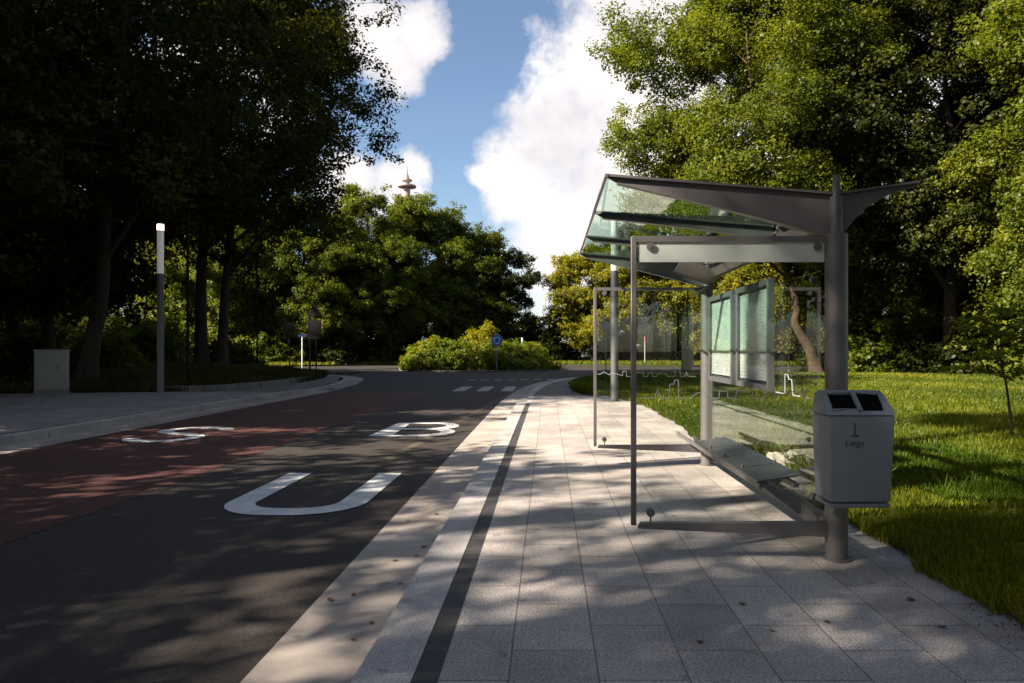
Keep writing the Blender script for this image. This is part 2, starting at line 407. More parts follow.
def ribbon(name, line, d0, d1, z, mat, skirt=0.0):
    a, b = offset_line(line, d0), offset_line(line, d1); n = len(line)
    zz = z if callable(z) else (lambda p: z)
    vs = [(p.x, p.y, zz(p)) for p in a] + [(p.x, p.y, zz(p)) for p in b]
    fs = [(i, n+i, n+i+1, i+1) for i in range(n-1)]
    if skirt:
        vs += [(x, y, q-skirt) for x, y, q in vs]
        fs += [(2*n+i, i, i+1, 2*n+i+1) for i in range(n-1)] + [(n+i, 3*n+i, 3*n+i+1, n+i+1) for i in range(n-1)]
        fs += [(0, 2*n, 3*n, n), (n-1, 2*n-1, 4*n-1, 3*n-1)]
    me = bpy.data.meshes.new(name); me.from_pydata(vs, [], fs); me.materials.append(mat); me.update()
    o = bpy.data.objects.new(name, me); col.objects.link(o); return struct(o)

sheet('ground', [(-1500,-600),(1500,-600),(1500,2500),(-1500,2500)], -.19, M['forest'])
E = smooth_line([(-.89,-30),(-.89,-10),(-.89,5),(-.89,19),(-.8,24),(-.45,30),(.3,35),(1.6,39.5),(4.2,43.2),(8,45.3),(14,46.2),(22,47.5),(30,51),(40,57),(75,72)])
LK = [(-9.4,-30),(-9.4,24),(-9.55,28),(-10.2,34),(-12.2,41),(-17,47),(-24,50.5),(-34,52),(-75,52.5)]
road = [(p.x, p.y) for p in E] + [(75,90),(34,72),(24,68),(14,66.5),(8,70),(2,74.5),(-6,76),(-14,75),(-20,71),(-26,68),(-75,67)] + LK[::-1]
sheet('road', road, -.15, M['asphalt'])
sheet('red_lane', [(-8.6,-30),(-4.62,-30),(-4.62,25.6),(-5.2,27),(-8.75,27),(-8.62,24)], -.146, M['red'])
ribbon('gutter', E, -.63, 0, -.142, M['gutter'])
def kz(p): return 0.0 if p.y < 19.4 else max(-.11, -.11*(p.y-19.4)/2.2)
ribbon('kerb', E, 0.0, .268, kz, M['kerb'], .2)
sheet('drain_strip', [(-.62,-30),(-.50,-30),(-.50,19.3),(-.62,19.3)], -.004, M['drain'], .15)
LAWN = [(2.65,-30),(2.65,4),(2.62,8),(2.60,12),(2.67,14),(2.64,17.7),(2.42,20),(1.80,22.8),(1.2,25),(.95,27.3),(1.15,31),(1.9,35),(3.4,38.6),(6.2,41.2),(10,42.5),(18,43.2),(26,45),(34,49),(42,54.5),(75,69)]
lawnline = smooth_line(LAWN, 4)
pv = [(-.498,-30)] + [(p.x+.05, p.y) for p in lawnline if p.y < 22.3] + [(1.98,22.3),(-.498,22.3)]
sheet('pavement', pv, 0.0, M['pave'], .18)
fp = [(p.x, p.y) for p in offset_line(E, .27) if p.y > 22.31 or p.x > 3] + [(75,69.05)] + [(p.x+.04, p.y-.02) for p in lawnline[::-1] if p.y > 22.31]
sheet('pavement_end', [(-.622,19.303),(-.5,19.303),(-.5,22.3),(-.60,22.3)], -.004, M['kerb'], .15)
sheet('footpath', fp, -.10, M['path'])
sheet('lawn', [(p.x, p.y) for p in lawnline] + [(75,-30)], .012, M['lawn'], .22)
sheet('far_verge', [(75,90.8),(34,72.7),(24,68.7),(14.3,67.2),(8.4,70.6),(2.2,75.2),(-6,76.8),(-14.3,75.8),(-20.4,71.7),(-26.2,68.8),(-75,67.8),(-75,82),(0,84),(75,98)], -.02, M['lawn'], .16)
# left side
LL = smooth_line([(*p, ) for p in LK], 4)
def lz(p): return 0.0 if p.y < 24 else max(-.09, -.09*(p.y-24)/3)
ribbon('gutter_left', LL, 0.0, .78, -.142, M['gutter'])
ribbon('kerb_left', LL, -.28, 0.0, lz, M['kerb'], .2)
sheet('drain_strip_left', [(-9.77,-30),(-9.682,-30),(-9.682,24.3),(-9.77,24.3)], -.006, M['drain'], .15)
sheet('pavement_left', [(-13.4,-30),(-9.772,-30),(-9.772,24.4),(-13.0,24.6),(-19,23.4),(-26,22.6),(-34,21),(-30,19.5),(-19,20),(-14,13)], .0, M['setts'], .18)
sheet('footpath_left', [(-9.80,24.42),(-9.85,28),(-10.5,34.1),(-12.5,41.2),(-17.2,47.3),(-24.1,50.9),(-34,52.4),(-75,52.9),(-75,49.5),(-34,49),(-24,47),(-18.5,44),(-14.6,40.5),(-12.6,36),(-11.9,31),(-12.2,27.6),(-13.6,25.6),(-13.0,24.62)], -.085, M['path'])
sheet('trail', [(-17.6,23.6),(-20.2,23.3),(-23.5,30),(-24,38),(-28,50),(-25.6,50),(-21.6,38),(-20.6,30)], -.165, M['path'])
# low mound behind the stone edging
nx, ny = 30, 36; vs = []; fs = []
for j in range(ny+1):
    for i in range(nx+1):
        v = j/ny; y = 24.75+v*18.5
        xr = -12.05 - .9*abs(v-.4)**2*6 - (1.6*(1-v/.12)**2 if v < .12 else 0)
        xl = -20.3 if y < 34 else -21.3
        u = i/nx; x = xl+(xr-xl)*u
        edge = min(1, min(u*5, (1-u)*4+.25, v*5, (1-v)*4))
        vs.append((x, y, -.10+.22*edge+.55*edge*math.sin(math.pi*min(1, max(0, v)))*(1-u)**.6 + .05*math.sin(x*3+y*2)*edge))
for j in range(ny):
    for i in range(nx): a = j*(nx+1)+i; fs.append((a, a+1, a+nx+2, a+nx+1))
me = bpy.data.meshes.new('verge_mound'); me.from_pydata(vs, [], fs); me.materials.append(M['verge'])
me.polygons.foreach_set('use_smooth', [True]*len(fs)); mo = bpy.data.objects.new('verge_mound', me); col.objects.link(mo); struct(mo)
ed = smooth_line([(-14.2,25.2),(-12.6,26.2),(-12.0,28.5),(-11.95,31),(-12.4,35.5),(-13.4,39),(-15.2,42),(-18,44.2)], 5)
b = ribbon('stone_edging', ed, -.3, 0, .16, M['stonewall'], .4); del b['kind']
tag(b, 'low kerb wall of grey stone blocks edging the grassy mound by the far corner', 'edging wall')

# painted markings
def stroke(name, pts, w, cx, cy, label=None, mat=None, z=-.141, closed=False):
    P = [Vector((cx+u, cy+v, 0)) for u, v in pts]; n = len(P); vs = []; fs = []
    for i, p in enumerate(P):
        a = P[(i-1) % n] if closed else P[max(i-1, 0)]; c = P[(i+1) % n] if closed else P[min(i+1, n-1)]
        t = (c-a).normalized(); nn = Vector((-t.y, t.x, 0))
        d1 = (p-a).normalized() if (p-a).length > 1e-6 else t
        k = 1/max(.6, abs(nn.dot(Vector((-d1.y, d1.x, 0)))))
        vs += [p+nn*w/2*k+Vector((0,0,z)), p-nn*w/2*k+Vector((0,0,z))]
    m_ = n if closed else n-1
    for i in range(m_): j = (i+1) % n; fs.append((2*i, 2*i+1, 2*j+1, 2*j))
    return vs, fs
def marking(name, strokes, w, cx, cy, z=-.141):
    mb = MB()
    for k, (pts, cl) in enumerate(strokes):
        v, f = stroke(name, pts, w, cx, cy, z=z+.0015*k, closed=cl); mb.add(v, f)
    return struct(mb.build(name, M['paint']))
def arc(cx, cy, rx, ry, a0, a1, n=14): return [(cx+rx*math.cos(R(a0+(a1-a0)*i/n)), cy+ry*math.sin(R(a0+(a1-a0)*i/n))) for i in range(n+1)]
marking('painted_letter_u', [([(-.60,2.33),(-.60,.62)] + arc(-.10,.62,.50,.46,180,270) + arc(.10,.62,.50,.46,270,360) + [(.60,2.33)], False)], .30, -2.70, 6.78)
marking('painted_letter_b', [([(.12,.15),(-.6,.15),(-.6,2.35),(.10,2.35)] + arc(.10,1.80,.46,.55,90,-90,10) , False), (arc(.12,.70,.50,.55,-90,90,10), False), ([(-.46,1.25),(.14,1.25)], False)], .28, -2.62, 12.95)
marking('painted_letter_s', [(arc(.02,1.78,.58,.52,15,200,16)[:-1] + [(-.46,1.52),(-.25,1.34),(.25,1.12),(.47,.94)] + arc(.0,.66,.56,.51,25,-170,16), False)], .27, -7.2, 12.15)
zb = MB()
for i in range(3):
    x = -3.85+i*.98
    zb.box(x, x+.48, 27.2, 30.7, -.1455, -.141) if False else zb.add([(x,27.2,-.1405),(x+.48,27.2,-.1405),(x+.48,30.7,-.1405),(x,30.7,-.1405)], [(0,1,2,3)])
struct(zb.build('zebra_crossing', M['worn']))
db = MB()
for i in range(9):
    x = -4.4+i*.72; y = 37.2+.02*i*i
    db.add([(x,y,-.1405),(x+.42,y+.05,-.1405),(x+.42,y+.65,-.1405),(x,y+.6,-.1405)], [(0,1,2,3)])
struct(db.build('yield_line', M['worn']))
ic = smooth_line([(-6+6.35*math.cos(R(a)), 57.2+6.35*math.sin(R(a)), 0) for a in range(0, 361, 20)], 2)
ribbon('island_kerb', ic, -.3, 0, -.03, M['path'], .14)
sheet('island', [(-6+6.4*math.cos(R(a)), 57.2+6.4*math.sin(R(a))) for a in range(0, 360, 15)], -.06, M['forest'])
# ------------------------------------------------------------------ bus shelter (x .61..2.07, y 4.9..8.9)
Y0, Y1, XF, XB = 4.90, 8.90, .615, 2.07
sh = thing('bus_shelter', (XB, Y0, 0), 'glass and anthracite steel bus shelter with winged glass roof on the paved stop', 'bus shelter')
def sb(mb, name, mat, parent=sh, **k):
    """parts are collected in world coordinates; the shelter stands at (XB, Y0)"""
    r = parent
    off = Vector((0,0,0))
    while r is not None: off += Vector(r.location); r = r.parent
    mb.v = [(x-off.x, y-off.y, z-off.z) for x, y, z in mb.v]
    return mb.build(name, mat, parent, **k)
for yy in (Y0, Y1):
    q = MB(); q.tube([(XB,yy,0),(XB,yy,2.33)], .078, 28); q.tube([(XB,yy,2.33),(XB,yy,2.60)], .045, 16)
    q.tube([(XB,yy,0),(XB,yy,.015)], .10, 28)
    pst = sb(q, 'post', M['metal'], smooth=True)
    q = MB(); q.tube([(XB,yy,2.60),(XB,yy,2.755)], .026, 14); sb(q, 'pin', M['metal'], pst, smooth=True)
# four winged arms
AY = [Y0+.03, 6.23, 7.56, Y1]
topL, topR = (.43, 2.745), (2.66, 2.70)
def curve(a, b, c, n=10): return [((1-t)**2*a[0]+2*t*(1-t)*b[0]+t*t*c[0], (1-t)**2*a[1]+2*t*(1-t)*b[1]+t*t*c[1]) for t in [i/n for i in range(n+1)]]
for i, y in enumerate(AY):
    full = i in (0, 3); q = MB()
    lowx, lowz = (2.03, 2.32) if full else (2.02, 2.50)
    left = [topL, (2.05, 2.615), (2.05, lowz)] + curve((lowx, lowz), (1.55, 2.46 if full else 2.60), (.50, 2.705))
    q.prism(left, 'y', y-.012, y+.012)
    right = [topR, (2.09, 2.615), (2.09, lowz)] + curve((2.12, lowz), (2.28, 2.60), (2.64, 2.675))
    q.prism(right, 'y', y-.012, y+.012)
    # top flanges following the upper edge
    q.prism([(topL[0]-.01, topL[1]+.002),(2.05,2.617),(2.05,2.633),(topL[0]-.01, topL[1]+.020)], 'y', y-.035, y+.035)
    q.prism([(2.09,2.617),(topR[0]+.01, topR[1]+.002),(topR[0]+.01, topR[1]+.018),(2.09,2.633)], 'y', y-.035, y+.035)
    # folded stiffener along the lower edge
    cv = curve((lowx, lowz), (1.55, 2.46 if full else 2.60), (.50, 2.705))
    for a, b in zip(cv[:-1], cv[1:]):
        q.prism([(a[0],a[1]-.001),(b[0],b[1]-.001),(b[0],b[1]-.009),(a[0],a[1]-.009)], 'y', y-.03, y+.03)
    sb(q, 'roof_arm', M['metal'])
# valley beam between the posts: two sloping sides
q = MB()
q.prism([(1.96,2.475),(2.03,2.40),(2.11,2.40),(2.18,2.475),(2.10,2.445),(2.04,2.445)], 'y', Y0+.1, Y1-.1)
sb(q, 'valley_beam', M['metal'])
# gusset plates folding from each post up to the valley beam (pale from below)
for yy, sg in ((Y0, 1), (Y1, -1)):
    q = MB()
    for xx in (1.62, 2.30):
        v = [(2.07, yy+sg*.09, 2.335),(xx, yy+sg*.06, 2.50),(xx, yy+sg*.75, 2.62),(2.07, yy+sg*.62, 2.44)]
        vs = v + [(a, b, c+.01) for a, b, c in v]
        q.add(vs, [(0,1,2,3),(7,6,5,4),(0,4,5,1),(1,5,6,2),(2,6,7,3),(3,7,4,0)])
    sb(q, 'gusset', M['metal'])
# front edge rail + glass bays
q = MB(); q.box(topL[0]-.022, topL[0]-.002, Y0-.02, Y1+.03, topL[1]-.006, topL[1]+.016); sb(q, 'front_rail', M['metal'])
def slope(x): return topL[1] + (2.615-topL[1])*(x-topL[0])/(2.05-topL[0])
def slopeR(x): return 2.615 + (topR[1]-2.615)*(x-2.09)/(topR[0]-2.09)
for a, b in zip(AY[:-1], AY[1:]):
    q = MB(); x0, x1 = topL[0]+.003, 2.0
    q.prism([(x0, slope(x0)-.010),(x1, slope(x1)-.010),(x1, slope(x1)-.002),(x0, slope(x0)-.002)], 'y', a+.016, b-.016)
    sb(q, 'roof_glass', M['roofglass'])
    q = MB(); x0, x1 = 2.13, topR[0]
    q.prism([(x0, slopeR(x0)+.020),(x1, slopeR(x1)+.020),(x1, slopeR(x1)+.028),(x0, slopeR(x0)+.028)], 'y', a-.02, b+.02) if False else q.prism([(x0, slopeR(x0)-.010),(x1, slopeR(x1)-.010),(x1, slopeR(x1)-.002),(x0, slopeR(x0)-.002)], 'y', a+.016, b-.016)
    sb(q, 'roof_glass', M['roofglass'])
# side panels
SKY1 = [(0,0),(.10,0),(.12,.06),(.14,0),(.20,0),(.21,.10),(.235,.10),(.245,.13),(.27,.13),(.27,0),(.36,0),(.40,.035),(.46,.045),(.50,.03),(.51,0),(.56,0),(.565,.05),(.62,.05),(.625,0),(.68,0),(.69,.055),(.80,.055),(.80,0),(.90,0),(.905,.07),(.95,.07),(.955,.01),(1.02,.03),(1.10,.05),(1.12,.02),(1.2,.06),(1.24,.03),(1.30,.03)]
def side_panel(y, flat):
    q = MB(); q.box(XF-.02, XF+.018, y-.02, y+.02, .245, 2.315); fp_ = sb(q, 'front_post', M['metal'], bevel=.003, seg=1)
    q = MB(); q.box(XF+.0181, XB-.07, y-.02, y+.02, 2.275, 2.315); sb(q, 'top_rail', M['metal'])
    q = MB()
    q.prism([(XF+.03,.225),(XF+.05,.262),(XB-.06,.268),(XB-.06,.165)], 'y', y-.03, y+.03); sb(q, 'bottom_rail', M['metal'])
    q = MB(); q.box(XF+.03, XB-.085, y-.005, y+.005, .272, 2.272); g = sb(q, 'side_glass', M['glass'])
    for fx in (XF+.12, XB-.14):
        for fz in (.335, 2.24):
            q = MB(); q.tube([(fx, y-.022, fz),(fx, y-.0055, fz)], .030, 18); q.tube([(fx, y+.0055, fz),(fx, y+.02, fz)], .030, 18)
            q.tube([(fx, y-.026, fz),(fx, y-.0222, fz)], .014, 10)
            q.box(fx-.006, fx+.006, y-.012, y-.0056, min(fz, .268 if fz < 1 else 2.28), max(fz, .268 if fz < 1 else 2.28))
            sb(q, 'glass_clamp', M['metal'], smooth=False)
    # etched skyline: thin line on the glass
    q = MB(); pts = [(XF+.05+u*1.0, .0, 1.155+v) for u, v in SKY1]
    pts = pts if flat else [(2*XF+1.36-p[0], 0, p[2]) for p in pts][::-1]
    for a, b in zip(pts[:-1], pts[1:]):
        q.tube([(a[0], y-.0072, a[2]),(b[0], y-.0072, b[2])], .0036, 4)
    sb(q, 'skyline_print', M['etch'], g)
    return g
side_panel(Y0, True); side_panel(Y1, False)
q = MB(); q.box(XF+.035, XB-.09, Y0-.0085, Y0-.0062, 2.13, 2.2715)
sb(q, 'frosted_band', M['film'])
# back wall glass, fixed behind the posts line
q = MB(); q.box(XB-.005, XB+.005, Y0+.28, Y1-.12, .30, 2.10); bgz = sb(q, 'back_glass', M['glass'])
q = MB(); pts = [(0, Y0+.3+u*2.75, 1.12+v*1.3) for u, v in SKY1]
for a, b in zip(pts[:-1], pts[1:]): q.tube([(XB-.008, a[1], a[2]),(XB-.008, b[1], b[2])], .0042, 4)
sb(q, 'skyline_print', M['etch'], bgz)
for yy in (Y0+.42, Y1-.35):
    for zz in (.36, 2.04):
        q = MB(); q.tube([(XB-.02, yy, zz),(XB-.0055, yy, zz)], .03, 16); q.tube([(XB+.0055, yy, zz),(XB+.02, yy, zz)], .03, 16); sb(q, 'glass_clamp', M['metal'])
# back rail and bench
q = MB(); q.prism([(XB-.06,.17),(XB+.02,.17),(XB+.02,.275),(XB-.06,.275)], 'y', Y0+.08, Y1-.08); sb(q, 'back_rail', M['metal'])
bn = bpy.data.objects.new('bench', None); col.objects.link(bn); bn.parent = sh; bn.location = (-.2, .5, 0)
q = MB(); q.box(1.68, 1.73, 5.36, 7.72, .42, .455); q.box(1.93, 1.97, 5.36, 7.72, .42, .455); q.box(1.66, 1.679, 5.36, Y1-.1, .405, .45); sb(q, 'bench_frame', M['metal'], bn)
for i in range(4):
    y0 = 5.36+i*.585; q = MB()
    cs = curve((1.64,.462), (1.80,.475), (1.99,.515), 6)
    q.prism([(a, b) for a, b in cs] + [(a, b+.012) for a, b in cs[::-1]], 'y', y0, y0+.565)
    st = sb(q, 'seat', M['seat'], bn)
    if i:
        for ux, uz in ((1.69,.455),(1.97,.49)):
            q = MB(); q.tube([(ux,y0-.01,uz),(ux,y0-.01,uz+.05)], .014, 8); sb(q, 'divider', M['metal'], bn)
for y in (5.44, 6.5, 7.55):
    q = MB(); q.prism([(1.70,.42),(1.78,.42),(2.04,.262),(2.04,.20),(1.98,.20)], 'y', y-.018, y+.018)
    sb(q, 'bracket', M['metal'], bn)
# notice boards, inside in front of the back glass
def board(y0, y1, z0, z1):
    f = MB(); x0, x1, w = XB-.075, XB-.02, .055
    f.box(x0, x1, y0, y1, z0, z0+w); f.box(x0, x1, y0, y1, z1-w, z1)
    f.box(x0, x1, y0, y0+w, z0+w, z1-w); f.box(x0, x1, y1-w, y1, z0+w, z1-w)
    f.box(x1-.012, x1-.002, y0+w, y1-w, z0+w, z1-w)
    for yy in (y0+.15, y1-.15):
        for zz in (z0+.02, z1-.035): f.box(x1+.0005, XB-.0055, yy-.02, yy+.02, zz, zz+.015)
    fr = sb(f, 'notice_board', M['lampmetal'])
    p = MB(); p.box(x0+.022, x0+.026, y0+w+.04, y1-w-.04, z0+w+.03, z1-w-.03); sb(p, 'poster', M['poster'], fr)
    p = MB(); p.box(x0+.006, x0+.010, y0+w, y1-w, z0+w, z1-w); sb(p, 'pane', M['glass'], fr)
board(6.18, 7.26, 1.125, 2.15); board(7.42, 8.50, 1.125, 2.15)

# ------------------------------------------------------------------ litter bin on the near post
bx0, bx1, by0, by1 = 1.845, 2.295, 4.50, 4.785
bi = thing('litter_bin', (2.07, 4.64, .45), 'grey steel litter bin with two slots hung on the near shelter post', 'litter bin')
q = MB()
def ring(x0, x1, y0, y1, z): return [(x0,y0,z),(x1,y0,z),(x1,y1,z),(x0,y1,z)]
L = ring(1.862,2.272,4.515,4.775,.487)+ring(bx0,bx1,by0,by1,1.07)
q.add(L, [(0,3,2,1),(4,5,6,7),(0,1,5,4),(1,2,6,5),(2,3,7,6),(3,0,4,7)])
sb(q, 'body', M['binmat'], bi, bevel=.022, seg=3)
q = MB(); q.add(ring(1.868,2.266,4.522,4.77,.452)+ring(1.862,2.272,4.513,4.776,.480), [(0,3,2,1),(4,5,6,7),(0,1,5,4),(1,2,6,5),(2,3,7,6),(3,0,4,7)])
sb(q, 'bottom_flap', M['binmat'], bi, bevel=.008, seg=2)
# lid with sloping face, two openings cut out of it
zl0, zl1, yl = 1.0705, 1.222, 4.665
A = [(bx0, by0-.002, zl0),(bx1, by0-.002, zl0),(bx1-.018, yl, zl1),(bx0+.018, yl, zl1)]
def onface(u, v, d=0):
    a = Vector(A[0]).lerp(Vector(A[1]), u); c = Vector(A[3]).lerp(Vector(A[2]), u); p = a.lerp(c, v)
    return p + Vector((0, .76, -.65))*d
q = MB(); us = [0, .115, .475, .535, .895, 1]; vsn = [0, .22, .88, 1]
grid = [[onface(u, v) for u in us] for v in vsn]
vv = [p for r_ in grid for p in r_]; n_ = len(us)
for j in range(3):
    for i in range(5):
        if j == 1 and i in (1, 3): continue
        q.add([grid[j][i], grid[j][i+1], grid[j+1][i+1], grid[j+1][i]], [(0,1,2,3)])
q.add([A[3], A[2], (bx1-.02,by1-.01,zl1),(bx0+.02,by1-.01,zl1)], [(0,1,2,3)])
q.add([A[0], A[3], (bx0+.02,by1-.01,zl1),(bx0,by1,zl0)], [(0,1,2,3)]); q.add([A[1], (bx1,by1,zl0),(bx1-.02,by1-.01,zl1), A[2]], [(0,1,2,3)])
q.add([(bx0,by1,zl0),(bx0+.02,by1-.01,zl1),(bx1-.02,by1-.01,zl1),(bx1,by1,zl0)], [(0,1,2,3)])
for i in (1, 3):   # inner lips of the openings
    c = [grid[1][i], grid[1][i+1], grid[2][i+1], grid[2][i]]; d = [p+Vector((0,.012,-.010)) for p in c]
    for k in range(4): q.add([c[k], c[(k+1) % 4], d[(k+1) % 4], d[k]], [(0,1,2,3)])
bl = sb(q, 'lid', M['binmat'], bi)
lidtop = bl
bmx = bmesh.new(); bmx.from_mesh(bl.data); bmesh.ops.remove_doubles(bmx, verts=bmx.verts, dist=.0005)
es = [e for e in bmx.edges if len(e.link_faces) == 2 and e.calc_face_angle(0) > .4]
bmesh.ops.bevel(bmx, geom=es, offset=.014, segments=3, affect='EDGES', clamp_overlap=True); bmx.to_mesh(bl.data); bmx.free()
for i in (1, 3):  # black plates stand in for the dark inside behind the openings
    c = [onface(us[i], vsn[1], .010), onface(us[i+1], vsn[1], .010), onface(us[i+1], vsn[2], .010), onface(us[i], vsn[2], .010)]
    q = MB(); q.add(c + [p+Vector((0,.004,-.004)) for p in c], [(0,1,2,3),(7,6,5,4),(0,4,5,1),(1,5,6,2),(2,6,7,3),(3,7,4,0)])
    sb(q, 'slot_shade', M['black'], bl)
# city lettering and a small pillar emblem on the front
def textmesh(s, size, name, mat, parent, loc, rot=(R(90),0,0), depth=.0006):
    cu = bpy.data.curves.new(name, 'FONT'); cu.body = s; cu.size = size; cu.extrude = depth; cu.align_x = 'CENTER'
    to = bpy.data.objects.new(name, cu); col.objects.link(to); dg = bpy.context.evaluated_depsgraph_get()
    me = bpy.data.meshes.new_from_object(to.evaluated_get(dg)); col.objects.unlink(to); bpy.data.objects.remove(to)
    me.materials.clear(); me.materials.append(mat)
    o = bpy.data.objects.new(name, me); col.objects.link(o); o.parent = parent; o.location = loc; o.rotation_euler = rot; return o
ft = math.atan2(.015, .583)
textmesh('Liège', .062, 'lettering', M['ink'], bi, (2.025-2.07, 4.5105-.0065-4.64, .865-.45), (R(90)+ft*-1+0.0, 0, 0))
q = MB(); ey = 4.5015
q.box(2.021,2.029,ey,ey+.002,.945,1.01); q.box(2.009,2.041,ey,ey+.002,.938,.944); q.box(1.997,2.053,ey,ey+.002,.927,.934)
q.box(2.011,2.016,ey,ey+.002,.9341,.9379); q.box(2.034,2.039,ey,ey+.002,.9341,.9379); q.box(2.0225,2.0275,ey,ey+.002,1.0101,1.022); q.box(2.018,2.032,ey-.0004,ey+.0016,1.013,1.0165)
sb(q, 'emblem', M['ink'], bi)

# ------------------------------------------------------------------ lamps, cabinet, signs, poles
def lamp(x, y, h, label, lit, base):
    t = thing('street_lamp', (x, y, base), label, 'street lamp', 'slim column lamps along the road')
    q = MB(); q.tube([(0,0,0),(0,0,h*.70)], .115, 24); q.tube([(0,0,0),(0,0,.02)], .17, 24); q.build('pole', M['lampmetal'], t, smooth=True)
    q = MB(); q.tube([(0,0,h*.70),(0,0,h*.955)], .108, 24); q.build('lamp_shade', M['diffuser'], t, smooth=True)
    q = MB(); q.tube([(0,0,h*.955),(0,0,h*.99)], .110, 24); q.build('lamp_head', M['lit'] if lit else M['diffuser'], t, smooth=True)
    q = MB(); q.tube([(0,0,h*.99),(0,0,h)], .118, 24); q.build('cap', M['lampmetal'], t, smooth=True)
lamp(-13.71, 24.15, 6.0, 'slim grey column lamp with lit top standing on the left pavement', True, 0)
lamp(1.95, 20.0, 5.45, 'slim grey column lamp behind the far end of the bus shelter', False, 0)

cb = thing('utility_cabinet', (-17.0, 23.4, 0), 'pale grey utility cabinet at the back of the left pavement', 'utility cabinet', None, R(28))
q = MB(); q.box(-.45,.45,-.32,.32,.16,1.46); q.build('body', M['cabinet'], cb, bevel=.012)
q = MB(); q.box(-.47,.47,-.34,.34,1.463,1.52); q.build('roof', M['cabinet'], cb, bevel=.01)
q = MB(); q.box(-.46,.46,-.33,.33,0,.157); q.build('plinth', M['stonewall'], cb)
q = MB(); q.box(-.42,.42,-.332,-.3205,.2,1.42); dr = q.build('door', M['cabinet'], cb, bevel=.004)
q = MB(); q.box(.18,.22,-.352,-.3325,.8,.95); q.build('handle', M['lampmetal'], dr)

def post_thing(name, x, y, base, label, cat, group=None): return thing(name, (x, y, base), label, cat, group)
# round roundabout sign
rs = post_thing('road_sign', -3.78, 50.45, -.06, 'round blue roundabout sign with white arrows in front of the island bush', 'road sign')
q = MB(); q.tube([(0,0.03,0),(0,0.03,2.65)], .038, 10); q.build('pole', M['lampmetal'], rs, smooth=True)
q = MB(); q.tube([(0,0,2.28),(0,-.02,2.28)], .43, 32); rd = q.build('sign_face', M['white'], rs)
q = MB(); q.tube([(0,-.0205,2.28),(0,-.0235,2.28)], .41, 32); q.build('blue_disc', M['blue'], rs)
q = MB()
for k in range(3):
    a0 = 100+120*k; pts = arc(0, 0, .235, .235, a0, a0-78, 10)
    P3 = [(u, v) for u, v in pts]; n = len(P3)
    inn = [(u*.82, v*.82) for u, v in P3]; ou = [(u*1.18, v*1.18) for u, v in P3]
    q.add([(u, -.025, 2.28+v) for u, v in inn] + [(u, -.025, 2.28+v) for u, v in ou], [(i, i+1, n+i+1, n+i) for i in range(n-1)])
    am = R(a0-78); tip = R(a0-78-32)
    q.add([(.235*.60*math.cos(am), -.025, 2.28+.235*.60*math.sin(am)), (.235*1.40*math.cos(am), -.025, 2.28+.235*1.40*math.sin(am)), (.235*math.cos(tip), -.025, 2.28+.235*math.sin(tip))], [(0,1,2)])
q.build('arrow', M['white'], rs)
# white post leaning behind the bush
wp = MB(); wp.tube([(0,0,0),(-.12,0,2.75)], .11, 10); o = wp.build('marker_post', M['white'], None, smooth=True, loc=(-2.35,65.5,-.06)); tag(o, 'leaning white marker post rising behind the island bush', 'post')
# left group of sign backs
def sign_back(x, y, label, tri=None, rect=None, disc=None, h=4.6, r=.05, two=False):
    t = post_thing('road_sign', x, y, -.1, label, 'road sign', 'signs seen at the left corner of the roundabout')
    for dx in ((-.45, .12) if two else (0,)):
        q = MB(); q.tube([(dx,0,0),(dx,0,h)], r, 8); q.build('pole', M['signback'], t, smooth=True)
    if tri:
        z, s, up = tri; k = 1 if up else -1
        q = MB(); q.prism([(-s/2, z-k*s*.43),(s/2, z-k*s*.43),(0, z+k*s*.43)], 'y', -.09, -.07); q.build('triangle_plate', M['signback'], t)
    if rect:
        z0, z1, w = rect; q = MB(); q.box(-w/2, w/2, -.09, -.07, z0, z1); q.build('panel', M['signback'], t, bevel=.005)
    if disc:
        z, rr = disc; q = MB(); q.tube([(0,-.09,z),(0,-.07,z)], rr, 24); q.build('disc_plate', M['signback'], t)
    return t
sign_back(-19.3, 56.5, 'tall sign seen from behind, triangle above a rectangular panel on two posts', tri=(5.0,1.35,True), rect=(2.5,4.05,1.15), h=5.2, two=True)
sign_back(-21.4, 56.5, 'dim sign disc seen from behind left of the white street name post', disc=(3.35,.5), h=3.9)
ns = post_thing('street_name_sign', -21.6, 60, -.1, 'small dark blue street name plate on a white post', 'street sign')
q = MB(); q.tube([(0,0,0),(0,0,2.75)], .055, 10); q.build('pole', M['white'], ns, smooth=True)
q = MB(); q.box(-.38,.38,-.03,.03,2.76,2.95); q.build('name_plate', M['navy'], ns)
gl = post_thing('lantern_post', -20.0, 57.5, -.1, 'thin dark post topped by a small white globe beside the tall sign', 'post')
q = MB(); q.tube([(0,0,0),(0,0,4.4)], .04, 8); q.build('pole', M['signback'], gl)
bmg = bmesh.new(); bmesh.ops.create_uvsphere(bmg, u_segments=16, v_segments=10, radius=.2); me = bpy.data.meshes.new('globe'); bmg.to_mesh(me); bmg.free(); me.materials.append(M['white'])
o = bpy.data.objects.new('globe', me); col.objects.link(o); o.parent = gl; o.location = (0,0,4.55)
